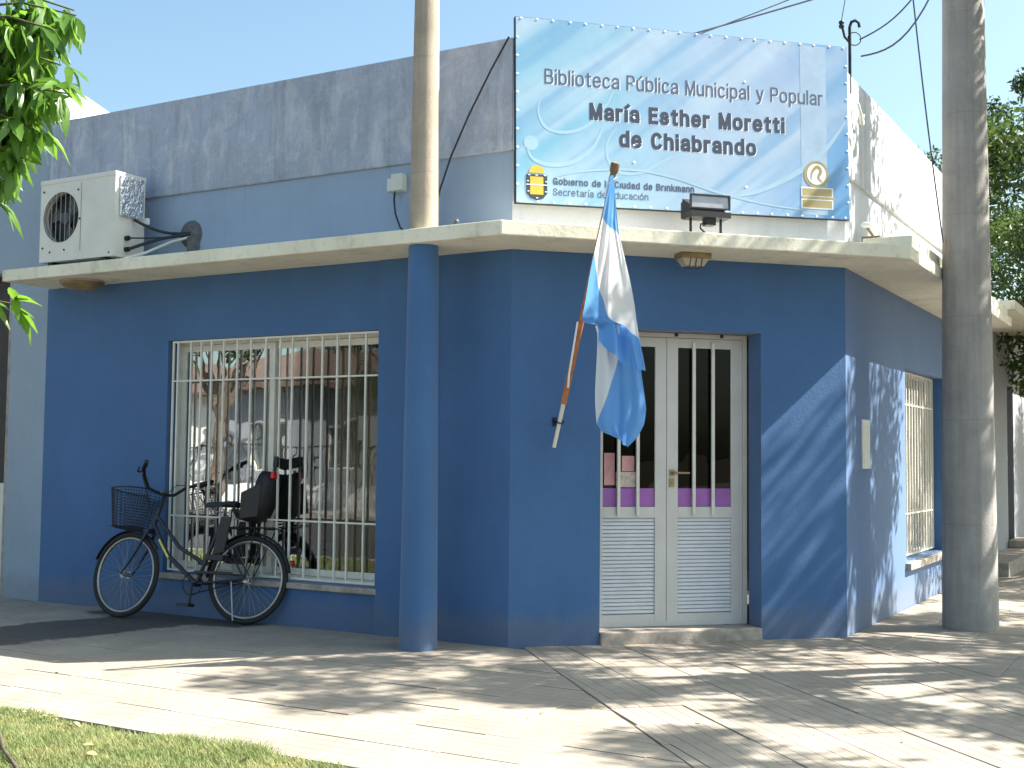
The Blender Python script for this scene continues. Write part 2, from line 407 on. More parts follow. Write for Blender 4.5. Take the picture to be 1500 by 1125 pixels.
# left field, square to the left wall
add_zone((-14, -3.08), 0, 0, 50, 0, 9, [(nj, dj - .005), ((0, 1), -.003)])
# corner field, square to the chamfer (ribs run straight out from it)
P2 = (c_ + .02, c_ - .12); n2 = (-math.sin(math.radians(-42)), math.cos(math.radians(-42)))
add_zone((0.02, -0.02), -PI / 4, -1, 12, -5, 14, [((-nj[0], -nj[1]), -dj - .005), ((-S2, S2), -.003), (n2, n2[0] * P2[0] + n2[1] * P2[1] - .005), ((0, -1), 3.06), ((.724, -.69), .724 * 3.2 + .69 * 3.06 - .01), ((1, 0), 4.88)])
add_zone((c_, 1.4 - TS * 14), 0, 0, 8, 0, 50, [((-n2[0], -n2[1]), -(n2[0] * P2[0] + n2[1] * P2[1]) - .005), ((-1, 0), -c_ - .003), ((1, 0), 4.88), ((.724, -.69), .724 * 3.2 + .69 * 3.06 - .01)])
cand.sort(key=lambda q: (q[0], q[1]))
def uvs(me, T=TS):
    ul = me.uv_layers.new(name='UVMap'); co = np.empty(len(me.vertices) * 3, 'f'); me.vertices.foreach_get('co', co); co = co.reshape(-1, 3)
    li = np.empty(len(me.loops), 'i'); me.loops.foreach_get('vertex_index', li)
    ul.data.foreach_set('uv', (co[li][:, :2] / T).ravel())
base_me = None; vsx = []; fsx = []; uvx = []
for idx, (off_, d_, poly, cut, ox, oy, ang) in enumerate(cand):
    vs, fs = tile_mesh(poly)
    rib_rot = 0 if True else 1
    if idx < 298:
        if cut or base_me is None:
            me = bpy.data.meshes.new('tile'); me.from_pydata(vs, [], fs); me.materials.append(M['tile']); uvs(me); me.update()
            if not cut: base_me = me
        else: me = base_me
        o = link('tile', me, sidewalk); o.location = (ox, oy, random.uniform(-.0025, .0005)); o.rotation_euler = (random.gauss(0, .0022), random.gauss(0, .0022), ang)
    else:
        ca, sa = math.cos(ang), math.sin(ang); b = len(vsx); dz = random.uniform(-.002, 0)
        for x, y, z in vs: vsx.append((ox + x * ca - y * sa, oy + x * sa + y * ca, z + dz)); uvx.append((x / TS, y / TS))
        fsx += [tuple(q + b for q in f_) for f_ in fs]
me = bpy.data.meshes.new('far_tiles'); me.from_pydata(vsx, [], fsx); me.materials.append(M['tile'])
ul = me.uv_layers.new(name='UVMap'); li = np.empty(len(me.loops), 'i'); me.loops.foreach_get('vertex_index', li)
ul.data.foreach_set('uv', np.array(uvx, 'f')[li].ravel()); me.update(); link('far_tiles', me, sidewalk, kind='stuff')

# ------------------------------------------------------------------ the corner library
lib = thing('library_building', 'blue corner library with cream canopy, stained parapet and chamfered entrance', 'building')
T_ = .2
def wall_open(T, a0, a1, z0, z1, op, mat, name='wall', thick=T_, **k):
    b = MB(T)
    if op is None: b.box((a0, -thick, z0), (a1, 0, z1))
    else:
        o0, o1, p0, p1 = op
        b.box((a0, -thick, z0), (o0, 0, z1)).box((o1, -thick, z0), (a1, 0, z1)).box((o0, -thick, p1), (o1, 0, z1))
        if p0 > z0: b.box((o0, -thick, z0), (o1, 0, p0))
    return b.build(name, mat, lib, **k)
WX0, WX1, WZ0, WZ1 = -3.226, -1.104, .327, 2.205
wall_open(leftf, XL, 0.0, -.1, HC, (WX0, WX1, WZ0, WZ1), 'blue', label='deep blue lower wall with the barred window')
wall_open(chamf, 0, W, -.1, HC, (.652, 1.877, -.1, 2.2), 'blue', label='deep blue chamfered wall around the door')
wall_open(rightf, c_, 6.6, -.1, HC, (3.82, 5.53, .40, 2.11), 'blue', label='deep blue side wall under tree shade')
MB(leftf).box((WX1 + .006, .0005, -.1), (-.62, .028, HC - .002)).build('pilaster', 'blue', lib, bevel=.004)
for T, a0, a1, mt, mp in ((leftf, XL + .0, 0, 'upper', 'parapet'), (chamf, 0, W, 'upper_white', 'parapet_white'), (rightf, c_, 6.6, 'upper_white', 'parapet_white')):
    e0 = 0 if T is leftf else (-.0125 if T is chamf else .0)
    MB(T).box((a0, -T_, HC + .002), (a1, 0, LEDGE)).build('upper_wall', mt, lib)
# parapet band, 25 mm proud, mitred at the corners
def band(a, b, na, nb, mat):
    q = [a, b, nb, na]
    return MB().prism(q, LEDGE + .001, HP + .012).build('parapet', mat, lib, bevel=.01)
k_ = .025; kt = k_ * math.tan(PI / 8)
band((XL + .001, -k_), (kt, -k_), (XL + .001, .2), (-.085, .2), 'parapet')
band((kt, -k_), (c_ + k_, c_ - kt), (-.084, .201), (c_ - .2, c_ + .085), 'parapet_white')
band((c_ + k_, c_ - kt), (c_ + k_, 6.6), (c_ - .2, c_ + .0851), (c_ - .2, 6.6), 'parapet_white')
MB().prism([(XL, .19), (-.08, .19), (c_ - .19, c_ + .08), (c_ - .19, 6.6), (XL, 6.6)], 3.72, 3.8).build('roof_slab', 'kerb', lib)
O = .52; kk = O * math.tan(PI / 8)
MB().prism([(XL + .056, -.001), (XL + .056, -O), (kk, -O), (c_ + O, c_ - kk), (c_ + O, 6.6), (c_ + .001, 6.6), (c_ + .001, c_), (.001, -.001)][::-1], HC, CT).build('canopy', 'canopy', lib, bevel=.008, label='cream painted concrete canopy slab wrapping the corner')
MB().prism([(1.95, 1.78), (2.30, 1.78), (2.30, 6.55), (1.95, 6.55)], CT + .001, CT + .105).build('canopy_upstand', 'canopy', lib, bevel=.006)
# closing walls, interior floor and partitions (seen dimly through the panes)
b = MB().box((XL + .001, .201, -.1), (XL + .2, 6.6, HC)).box((XL + .2, 6.4, -.1), (c_ - .201, 6.599, HC)); b.build('inner_wall', 'interior', lib)
MB().box((XL + .201, 3.2, .02), (.4, 3.3, HC - .02)).build('partition', 'interior', lib)
MB().prism([(XL + .2, .2), (-.1, .2), (c_ - .22, c_ + .1), (c_ - .22, 6.4), (XL + .2, 6.4)], -.1, .02).build('room_floor', 'stone', lib)
MB().prism([(XL + .2, .2), (-.1, .2), (c_ - .22, c_ + .1), (c_ - .22, 6.4), (XL + .2, 6.4)], HC - .02, HC + .08).build('room_ceiling', 'interior', lib)

# left window: two sliding sashes in a recessed frame
def bars_box(b, a0, a1, z0, z1, o0, o1, fr):
    b.box((a0, o0, z0), (a0 + fr, o1, z1)).box((a1 - fr, o0, z0), (a1, o1, z1)).box((a0 + fr, o0, z0), (a1 - fr, o1, z0 + fr)).box((a0 + fr, o0, z1 - fr), (a1 - fr, o1, z1)); return b
win = bars_box(MB(leftf), WX0 + .002, WX1 - .002, WZ0 + .002, WZ1 - .002, -.17, -.115, .035).build('window', 'cream_bar', lib, label='wide window behind the cream grille, pale frame and two sashes')
mid = (WX0 + WX1) / 2 - .06
for a0, a1, o0 in ((WX0 + .04, mid + .03, -.137), (mid - .02, WX1 - .04, -.162)):
    bars_box(MB(leftf), a0, a1, WZ0 + .04, WZ1 - .04, o0, o0 + .018, .05).build('sash', 'cream_bar', win)
    MB(leftf).box((a0 + .045, o0 + .006, WZ0 + .085), (a1 - .045, o0 + .010, WZ1 - .085)).build('pane', 'glass', win)
gr = thing('x', '', '')  # placeholder removed below
bpy.data.objects.remove(gr)
gr = bars_box(MB(leftf), WX0 + .03, WX1 - .006, WZ0 + .02, WZ1 - .008, -.032, -.018, .014).build('window_grille', 'cream_bar', lib, label='cream steel grille over the wide window')
bar_xs = (-3.138, -2.995, -2.884, -2.773, -2.643, -2.5, -2.359, -2.206, -2.063, -1.941, -1.795, -1.651, -1.51, -1.396, -1.245)
bme = None
for x in bar_xs:
    if bme is None:
        o = MB().box((-.007, -.007, WZ0 + .034), (.007, .007, WZ1 - .022)).build('bar', 'cream_bar', gr); bme = o.data
    else: o = link('bar', bme, gr)
    o.location = (x + .0, .025, 0)
for z in (1.872, .786): MB(leftf).box((WX0 + .044, -.0335, z - .006), (WX1 - .02, -.0165, z + .006)).build('cross_bar', 'cream_bar', gr)
MB(leftf).box((WX0 - .03, -.11, WZ0 - .045), (WX1 + .02, .035, WZ0 - .002)).build('window_sill', 'stone', lib, bevel=.006)
# curtains inside
def curtain(T, a0, a1, z0, z1, off, mat, amp=.03, name='curtain', lab=None):
    b = MB(T); n = int((a1 - a0) / .02); vs = []; fs = []
    for i in range(n + 1):
        a = a0 + (a1 - a0) * i / n; o = off + amp * math.sin(i * .9) + amp * .5 * math.sin(i * .37)
        vs += [(a, o, z0), (a, o, z1)]
    fs = [(2 * i, 2 * i + 2, 2 * i + 3, 2 * i + 1) for i in range(n)]
    o = b.add(vs, fs, True).build(name, mat, lib, label=lab)
    md = o.modifiers.new('thick', 'SOLIDIFY'); md.thickness = .003
curtain(leftf, -1.75, -1.0, .2, 2.45, -.36, 'curtain', lab='brown curtain gathered at the right of the wide window')
curtain(leftf, -3.35, -2.86, .2, 2.45, -.36, 'curtain', lab='brown curtain gathered at the left of the wide window')

# things inside the room, seen dimly through the panes: a desk and two chairs
dk = thing('desk', 'dark desk inside the room behind the wide barred window', 'desk', (-2.0, 1.3, .02))
MB().box((-.6, -.3, .70), (.6, .3, .735)).build('desk_top', 'wood_dark', dk)
for sx in (-.56, .54):
    for sy in (-.27, .25): MB().box((sx, sy, 0), (sx + .03, sy + .03, .70)).build('leg', 'dark_metal', dk)
def chair(x, y, rz, lab):
    t = thing('chair', lab, 'chair', (x, y, .02), rz, 'chairs inside the room')
    MB().box((-.21, -.21, .43), (.21, .21, .46)).build('seat', 'black', t); MB().box((-.2, .19, .55), (.2, .22, .88)).build('backrest', 'black', t)
    for sx in (-.2, .18):
        for sy in (-.2, .18): MB().box((sx, sy, 0), (sx + .02, sy + .02, .9 if sy > 0 else .43)).build('leg', 'steel', t)
chair(-1.9, .72, .3, 'black chair in the room, right one behind the wide window')
chair(-2.45, .85, -.5, 'black chair in the room, left one behind the wide window')

# ---- entrance door in the chamfer
MB(chamf).box((.654, -.30, -.05), (1.875, .025, .082)).build('doorstep', 'stone', lib, bevel=.008, label='worn stone doorstep under the double door')
df = bars_box(MB(chamf), .654, 1.875, .083, 2.199, -.275, -.225, .032).build('door_frame', 'alu', lib)
for k, (a0, a1, g0, g1) in enumerate(((.689, 1.239, .752, 1.152), (1.243, 1.841, 1.330, 1.752))):
    leaf = MB(chamf)
    o0, o1 = -.268, -.232
    leaf.box((a0, o0, .09), (g0, o1, 2.164)).box((g1, o0, .09), (a1, o1, 2.164)).box((g0, o0, 2.095), (g1, o1, 2.164)).box((g0, o0, .855), (g1, o1, .935)).box((g0, o0, .09), (g1, o1, .168))
    lf = leaf.build('door_leaf', 'alu', lib, bevel=.002, label='%s leaf of the pale aluminium double door' % ('left' if k == 0 else 'right'))
    MB(chamf).box((g0 + .001, -.252, .936), (g1 - .001, -.247, 2.094)).build('pane', 'dark_glass', lf)
    MB(chamf).box((g0 + .002, -.246, .937), (g1 - .002, -.2445, 1.068)).build('glass_band', 'purple', lf, label='purple strip along the foot of the door glass')
    z = .172
    sm = None
    while z < .85:
        if sm is None:
            o = MB().add([(g0 + .001, -.258, 0), (g1 - .001, -.258, 0), (g1 - .001, -.240, .004), (g0 + .001, -.240, .004), (g0 + .001, -.246, .024), (g1 - .001, -.246, .024), (g0 + .001, -.258, .026), (g1 - .001, -.258, .026)],
                         [(0, 1, 2, 3), (3, 2, 5, 4), (4, 5, 7, 6), (6, 7, 1, 0), (0, 3, 4, 6), (1, 7, 5, 2)]).build('slat', 'alu_slat', lf); sm = o.data
            o.matrix_local = CH @ Matrix.Translation((0, 0, z))
        else:
            o = link('slat', sm, lf); o.matrix_local = CH @ Matrix.Translation((0, random.uniform(-.0008, .0008), z))
        z += .0273
    MB(chamf).box((g0 + .001, -.262, .169), (g1 - .001, -.259, .854)).build('back_panel', 'alu', lf)
    for t in ((.867, 1.013) if k == 0 else (1.449, 1.600)):
        MB(chamf).box((t - .011, -.228, .875), (t + .011, -.210, 2.135)).box((t - .007, -.2315, .885), (t + .007, -.2285, .905)).box((t - .007, -.2315, 2.105), (t + .007, -.2285, 2.125)).build('bar', 'cream_bar', lf)
    if k == 1:
        hb = MB(chamf).box((1.262, -.231, 1.158), (1.300, -.224, 1.205)).build('handle_plate', 'brass', lf)
        MB(chamf).tube([(1.281, -.224, 1.182), (1.281, -.19, 1.182), (1.30, -.183, 1.182), (1.40, -.185, 1.180)], .009).build('handle', 'brass', lf)
        MB(chamf).box((1.262, -.231, 1.080), (1.298, -.222, 1.142)).cyl((1.28, -.2215, 1.11), (1.28, -.214, 1.11), .008, seg=10).build('lock', 'brass', lf)
for t in (.74, 1.30, 1.66): MB(chamf).box((t, -.224, 2.175), (t + .018, -.205, 2.198)).build('hinge_clip', 'dark_metal', df)
nb = lambda t0, z0, t1, z1, mt, lab: MB(chamf).box((t0, -.2435, z0), (t1, -.242, z1)).build('notice', mt, df, label=lab)
nb(.765, 1.09, .845, 1.32, 'pink', 'reddish notice taped low on the left door glass')
nb(.855, 1.075, 1.005, 1.185, 'paper', 'cream printed notice on the left door glass')
nb(.90, 1.19, .995, 1.30, 'pink', 'pink notice above the cream one')

# ---- right window
rw = bars_box(MB(rightf), 3.822, 5.528, .402, 2.108, -.17, -.13, .04).build('window', 'cream_bar', lib, label='side window behind the second cream grille')
MB(rightf).box((3.86, -.152, .44), (5.49, -.147, 2.07)).build('pane', 'glass', rw)
g2 = bars_box(MB(rightf), 3.825, 5.525, .42, 2.10, -.105, -.09, .016).build('window_grille', 'cream_bar', lib, label='cream steel grille over the side window')
for i in range(13): MB(rightf).box((3.93 + i * .123, -.1045, .436), (3.947 + i * .123, -.0905, 2.084)).build('bar', 'cream_bar', g2)
for z in (1.80, .80): MB(rightf).box((3.841, -.106, z - .006), (5.509, -.089, z + .006)).build('cross_bar', 'cream_bar', g2)
MB(rightf).box((3.78, -.12, .33), (5.60, .05, .392)).build('window_sill', 'stone', lib, bevel=.006)

# ------------------------------------------------------------------ banner sign
sg = thing('banner_sign', 'large pale blue printed library banner above the door, mounted on the parapet', 'sign')
SZ0, SZ1 = 3.052, 4.345
m = N('printed_banner'); tc = m.n('TexCoord').outputs['Object']
dg = m.mapped(tc, (1, 1, 1), (0, math.radians(38), 0))
sp = m.n('SeparateXYZ'); m.l(tc, sp.inputs[0]); tx = m.math('DIVIDE', sp.outputs[0], W); tz = m.math('DIVIDE', m.math('SUBTRACT', sp.outputs[2], SZ0), SZ1 - SZ0)
bands = m.noise(m.mapped(dg, (.35, 1, 3.2)), 1.15, 2, .4, .25); bands2 = m.noise(m.mapped(dg, (.25, 1, 5.), loc=(2, 0, 1)), 1.5, 2, .45, .2)
c = m.ramp(tx, [(0., (.17, .43, .58)), (.28, (.24, .46, .62)), (.55, (.37, .50, .66)), (.8, (.31, .44, .63)), (1., (.14, .34, .60))])
c = m.mix(m.ramp(bands, [(.38, 0.), (.62, .75)]), c, (.47, .58, .70))
c = m.mix(m.ramp(bands2, [(.50, 0.), (.66, .6)]), c, (.14, .33, .55))
low = m.math('MULTIPLY', m.ramp(tx, [(.55, 0.), (1., 1.)]), m.ramp(m.math('ADD', tz, m.math('MULTIPLY', bands, .5)), [(.35, 1.), (.8, 0.)]))
c = m.mix(m.math('MULTIPLY', low, .55), c, (.10, .32, .62))
M['banner'] = m.fin(c, .45)
m.bump(m.noise(tc, 3.5, 2), .006, .6)
o = MB().box((.0, .032, SZ0), (W - .01, .072, SZ1)).build('sign_panel', 'banner', sg); o.matrix_local = CH
bars_box(MB(chamf), -.004, W - .006, SZ0 - .004, SZ1 + .004, .027, .066, .03).build('sign_frame', 'dark_metal', sg)
def sup(cx, cy, rx, ry, a0, a1, n=12, e=2.5):
    out = []
    for i in range(n + 1):
        a = math.radians(a0 + (a1 - a0) * i / n); c, s_ = math.cos(a), math.sin(a)
        out.append((cx + rx * math.copysign(abs(c) ** (2 / e), c), cy + ry * math.copysign(abs(s_) ** (2 / e), s_)))
    return out
XH = .73; hX = XH / 2
bowl = lambda w_: sup(w_ / 2, hX, w_ / 2, hX, 0, 360, 24)
arch = lambda x0, x1: [(x1, 0)] + sup((x0 + x1) / 2, .42, (x1 - x0) / 2, XH - .42, 0, 180, 12)
GL = {  # strokes along their centre line, advance width
 'a': ([[(.42, 0), (.42, .5)] + sup(.22, .5, .20, XH - .5, 10, 165, 9), [(.42, .42), (.28, .40), (.10, .35), (.02, .27), (.0, .18), (.03, .07), (.10, .01), (.19, 0), (.32, .04), (.42, .15)]], .42),
 'b': ([[(0, 0), (0, 1)], bowl(.46)], .46), 'c': ([sup(.22, hX, .22, hX, 38, 322, 18)], .42), 'd': ([[(.46, 0), (.46, 1)], bowl(.46)], .46),
 'e': ([[(.01, .39), (.45, .39)] , sup(.23, hX, .23, hX, 3, 322, 20)], .46),
 'h': ([[(0, 0), (0, 1)], arch(0, .43)], .43), 'n': ([[(0, 0), (0, XH)], arch(0, .43)], .43), 'm': ([[(0, 0), (0, XH)], arch(0, .34), arch(.34, .68)], .68),
 'u': ([[(.43, 0), (.43, XH)], [(0, XH)] + sup(.215, .30, .215, .30, 180, 360, 12)], .43),
 'i': ([[(0, 0), (0, .67)], [(0, .985), (0, 1.0)]], 0.), 'í': ([[(0, 0), (0, .65)], [(0, .97), (.13, 1.10)]], 0.), 'l': ([[(0, 0), (0, 1)]], 0.),
 'k': ([[(0, 0), (0, 1)], [(.38, XH), (.03, .30)], [(.15, .43), (.42, 0)]], .40),
 'o': ([bowl(.48)], .48), 'ó': ([bowl(.48), [(.22, .90), (.34, 1.04)]], .48), 'ú': ([[(.43, 0), (.43, XH)], [(0, XH)] + sup(.215, .30, .215, .30, 180, 360, 12), [(.18, .90), (.30, 1.04)]], .43),
 'p': ([[(0, -.27), (0, XH)], bowl(.46)], .46), 'r': ([[(0, 0), (0, XH)], sup(.22, .44, .22, XH - .45, 85, 170, 6)], .24),
 's': ([[(.38, .54), (.34, .66), (.26, XH), (.18, XH), (.07, .69), (.02, .56), (.06, .45), (.18, .39), (.30, .34), (.39, .25), (.39, .13), (.32, .02), (.2, 0), (.08, .02), (.0, .18)]], .40),
 't': ([[(.12, .93), (.12, .12), (.16, .01), (.27, 0)], [(0, XH), (.27, XH)]], .27),
 'y': ([[(0, XH), (.22, .04)], [(.44, XH), (.20, -.14), (.13, -.25), (.0, -.26)]], .44),
 'B': ([[(0, 0), (0, 1)], [(0, 1), (.22, 1)] + sup(.24, .77, .22, .23, 88, -88, 10) + [(0, .54)], [(.2, .54)] + sup(.26, .27, .24, .27, 88, -88, 10) + [(0, 0)]], .50),
 'C': ([sup(.26, .5, .26, .5, 38, 322, 20)], .52), 'E': ([[(0, 0), (0, 1)], [(0, 1), (.40, 1)], [(0, .53), (.36, .53)], [(0, 0), (.41, 0)]], .40),
 'G': ([sup(.27, .5, .27, .5, 38, 352, 20), [(.54, .44), (.30, .44)], [(.54, .44), (.54, 0)]], .54),
 'M': ([[(0, 0), (0, 1)], [(.62, 0), (.62, 1)], [(.02, 1), (.31, .0)], [(.60, 1), (.31, .0)]], .62),
 'P': ([[(0, 0), (0, 1)], [(0, 1), (.22, 1)] + sup(.25, .73, .24, .27, 88, -88, 10) + [(0, .46)]], .48),
 'S': ([[(.48, .74), (.45, .90), (.34, 1), (.18, 1), (.06, .92), (.02, .77), (.06, .62), (.2, .54), (.34, .49), (.46, .40), (.49, .24), (.44, .08), (.32, 0), (.16, 0), (.04, .08), (.0, .27)]], .49)}
def text(s, t0, t1, z, cap, mat, wt=.14, halo=True, off=.0724):
    pen = 0; strokes = []
    for ch in s:
        if ch == ' ': pen += .30 + wt; continue
        g_, adv = GL[ch]
        strokes.append([[(pen + x, y) for x, y in q] for q in g_])
        pen += adv + wt + .13
    total = pen - .13; sx = (t1 - t0) / total; h = wt * cap / 2; k = cap * (1 - wt)
    root = bpy.data.objects.new('lettering', None); COL.objects.link(root); root.parent = sg; root['label'] = 'line reading ' + s
    for pas, lt in [(p_, l_) for p_ in ((1, 0) if halo else (0,)) for l_ in strokes]:
        b = MB(chamf); dx, dz = (.006, -.005) if pas else (0, 0); n_ = 0
        for q in lt:
            P = [Vector((t0 + h + x * sx + dx, z + h + y * k + dz, 0)) for x, y in q]; P2 = [P[0]]
            for v in P[1:]:
                if (v - P2[-1]).length > 1e-5: P2.append(v)
            P = P2; closed = (P[0] - P[-1]).length < 1e-3
            if closed: P = P[:-1]
            L = len(P)
            if not closed:
                P[0] = P[0] + (P[0] - P[1]).normalized() * h * .98; P[-1] = P[-1] + (P[-1] - P[-2]).normalized() * h * .98
            vs = []; oo = off + (0 if pas else .0007) + n_ * .00001; n_ += 1
            for i in range(L):
                a = P[(i - 1) % L] if closed or i else P[0]; c = P[(i + 1) % L] if closed or i < L - 1 else P[-1]
                d1_ = (P[i] - a); d2_ = (c - P[i]); d1_ = d1_.normalized() if d1_.length > 1e-7 else d2_.normalized(); d2_ = d2_.normalized() if d2_.length > 1e-7 else d1_
                d = (d1_ + d2_).normalized(); nn = Vector((-d.y, d.x, 0)); ml = min(1.6, 1 / max(.4, d.dot(d1_)))
                for sg_ in (1, -1): vs.append((P[i].x + nn.x * h * ml * sg_, oo, P[i].y + nn.y * h * ml * sg_))
            b.add(vs, [(2 * i, 2 * i + 1, 2 * ((i + 1) % L) + 1, 2 * ((i + 1) % L)) for i in range(L if closed else L - 1)])
        b.build('letter_outline' if pas else 'letter', 'white' if pas else mat, root)
text('Biblioteca Pública Municipal y Popular', .205, 2.346, 3.890, .108, 'text_thin', .125)
text('María Esther Moretti', .531, 2.033, 3.660, .122, 'text', .215)
text('de Chiabrando', .75, 1.803, 3.480, .122, 'text', .215)
text('Gobierno de la Ciudad de Brinkmann', .262, 1.315, 3.187, .050, 'text_thin', .20, False)
text('Secretaría de Educación', .262, .965, 3.112, .050, 'text_thin', .12, False)
# printed swirls (flat ribbons on the banner)
def ribbon(pts, wd, mat, name='printed_swirl', off=.0728):
    P = []
    n = len(pts)
    for i in range(n - 1):
        p0, p1, p2, p3 = [Vector((*pts[max(0, min(n - 1, j))], 0)) for j in (i - 1, i, i + 1, i + 2)]
        for k in range(10):
            t = k / 10; P.append(.5 * ((2 * p1) + (-p0 + p2) * t + (2 * p0 - 5 * p1 + 4 * p2 - p3) * t * t + (-p0 + 3 * p1 - 3 * p2 + p3) * t ** 3))
    P.append(Vector((*pts[-1], 0))); L = len(P); vs = []
    for i, q in enumerate(P):
        d = (P[min(L - 1, i + 1)] - P[max(0, i - 1)]).normalized(); nn = Vector((-d.y, d.x, 0)); ww = wd * (math.sin(PI * min(1, max(.04, i / L))) ** .6)
        vs += [(q.x + nn.x * ww, off, q.y + nn.y * ww), (q.x - nn.x * ww, off, q.y - nn.y * ww)]
    return MB(chamf).add(vs, [(2 * i, 2 * i + 1, 2 * i + 3, 2 * i + 2) for i in range(L - 1)]).build(name, mat, sg)
M['swirl'] = plain('pale_print', (.36, .54, .68), .5, vary=.04)
M['pale_strip'] = plain('pale_strip_print', (.36, .49, .64), .5, vary=.08)
ribbon([(.17, 3.78), (.16, 3.68), (.22, 3.58), (.36, 3.56), (.52, 3.62), (.66, 3.78), (.74, 3.95)], .012, 'swirl')
ribbon([(.075, 3.44), (.12, 3.36), (.25, 3.325), (.42, 3.36), (.56, 3.47), (.63, 3.62)], .016, 'swirl', off=.0729)
ribbon([(.73, 3.62), (.66, 3.50), (.67, 3.38), (.76, 3.30), (.92, 3.31), (1.08, 3.40), (1.22, 3.46)], .011, 'swirl', off=.0727)
ribbon([(.30, 3.25), (.52, 3.30), (.85, 3.325), (1.15, 3.29), (1.5, 3.20), (1.9, 3.13), (2.3, 3.10)], .010, 'swirl', off=.0731)
ribbon([(1.5, 3.16), (1.8, 3.22), (2.1, 3.36), (2.35, 3.55), (2.53, 3.78)], .02, 'swirl', off=.0732)
MB(chamf).lathe((.105, .0723, 3.47), [(.0001, .0006), (.052, .0006)], 20, (0, 1, 0)).build('printed_swirl', 'swirl', sg)
MB(chamf).box((2.165, .0721, 3.075), (2.375, .0726, 4.33)).build('printed_strip', 'pale_strip', sg)
# city crest
b = MB(chamf); b.prism([(.07, 3.25), (.07, 3.12), (.10, 3.085), (.145, 3.072), (.19, 3.085), (.22, 3.12), (.22, 3.25)][::-1], .0731, .0745, 'y'); b.build('crest_shield', 'crest_dark', sg, label='dark gear shaped shield of the city crest')
MB(chamf).box((.098, .0746, 3.112), (.192, .0752, 3.236)).build('crest_field', 'crest_yellow', sg)
MB(chamf).prism([(.145 + .055 * math.cos(a), 3.262 + .055 * math.sin(a)) for a in [PI * i / 12 for i in range(13)]][::-1], .0731, .0744, 'y').build('crest_sun', 'crest_yellow', sg)
b = MB(chamf)
for tt in (.082, .135, .196): b.box((tt, .0753, 3.243), (tt + .018, .0758, 3.250))
for tt, zz in ((.078, 3.13), (.075, 3.2), (.203, 3.13), (.206, 3.2), (.14, 3.085)): b.box((tt, .0753, zz), (tt + .014, .0758, zz + .007))
b.box((.07, .0756, 3.176), (.222, .0761, 3.183)); b.build('crest_marks', 'white', sg)
# round gold medal with two plaques
b = MB(chamf); b.lathe((2.285, .0735, 3.375), [(.0001, .0012), (.100, .0012)], 32, (0, 1, 0)); b.build('medal_disc', 'gold', sg)
MB(chamf).lathe((2.285, .0748, 3.375), [(.0001, .001), (.078, .001)], 32, (0, 1, 0)).build('medal_field', 'white', sg)
ribbon([(2.24, 3.33), (2.25, 3.39), (2.29, 3.43), (2.32, 3.40), (2.30, 3.35), (2.33, 3.32)], .012, 'gold', 'medal_figure', off=.0765)
for z0, z1, t0, t1 in ((3.215, 3.268, 2.17, 2.41), (3.128, 3.182, 2.17, 2.41)):
    MB(chamf).box((t0 - .01, .0737, z0 - .01), (t1 + .01, .0742, z1 + .01)).build('medal_plaque_edge', 'white', sg)
    MB(chamf).box((t0, .0743, z0), (t1, .0748, z1)).build('medal_plaque', 'gold', sg)
MB(chamf).box((2.16, .0738, 3.19), (2.435, .0744, 3.208)).build('medal_plaque', 'gold', sg)
rv = MB().lathe((0, 0, 0), [(.009, 0), (.007, .0025), (.0001, .003)], 8).build('rivet', 'white', sg); rvm = rv.data; first = True
def place_rivet(t, z):
    global first
    o = rv if first else link('rivet', rvm, sg); first = False
    o.matrix_local = CH @ Matrix.Translation((t, .072, z)) @ Matrix.Rotation(-PI / 2, 4, 'X') @ Matrix.Diagonal((1.2, .9, 1, 1))
for i in range(22):
    place_rivet(.03 + i * (W - .07) / 21 + random.uniform(-.008, .008), SZ1 - .006); place_rivet(.03 + i * (W - .07) / 21 + random.uniform(-.008, .008), SZ0 + .012)
for i in range(1, 10):
    place_rivet(.008, SZ0 + i * .128); place_rivet(W - .02, SZ0 + i * .128)
for t, z in ((.86, 3.94), (.86, 3.70), (.86, 3.50), (.86, 3.38), (1.72, 4.02), (1.72, 3.25)): place_rivet(t, z)

nrm = Vector((S2, -S2, 0)); cen = chamf((W / 2, .05, (SZ0 + SZ1) / 2 + .008))
sg.matrix_world = Matrix.Translation(cen) @ Matrix.Rotation(math.radians(.75), 4, nrm) @ Matrix.Translation(-chamf((W / 2, .05, (SZ0 + SZ1) / 2 + .018)))

# ------------------------------------------------------------------ flagpole and flag
fp = thing('flagpole', 'slanted wooden flagpole fixed to the wall left of the door', 'flagpole')
A = Vector((.30, .045, 1.355)); B = Vector((.427, .90, 3.138)); pp = lambda k: A.lerp(B, k)
MB(chamf).tube([pp(0), pp(.17)], [.013, .015], 12).build('pole_foot', 'cream_bar', fp)
MB(chamf).tube([pp(.165), pp(.30), pp(.5), pp(.72), pp(.91)], [.020, .0205, .019, .018, .018], 12).build('pole', 'wood_orange', fp)
MB(chamf).tube([pp(.905), pp(.965)], [.019, .021], 12).tube([pp(.965), pp(.975), pp(.995), pp(1.0)], [.021, .029, .030, .026], 12).build('pole_tip', 'wood_dark', fp)
b = MB(chamf).box((.30, 0.0005, 1.50), (.33, .005, 1.56)).tube([(.315, .006, 1.53), (.315, .10, 1.53)], .008, 8)
b.ring((.316, .125, 1.525), (B - A), .026, .005, 18, 6); b.build('wall_bracket', 'frame_paint', fp)
MB(chamf).tube([pp(.46) + Vector((-.028, .012, 0)), pp(.38) + Vector((-.022, .02, 0)), pp(.27) + Vector((-.012, .022, 0)), pp(.25) + Vector((-.01, .022, -.05))], .007, 8).build('tie_cord', 'white', fp)
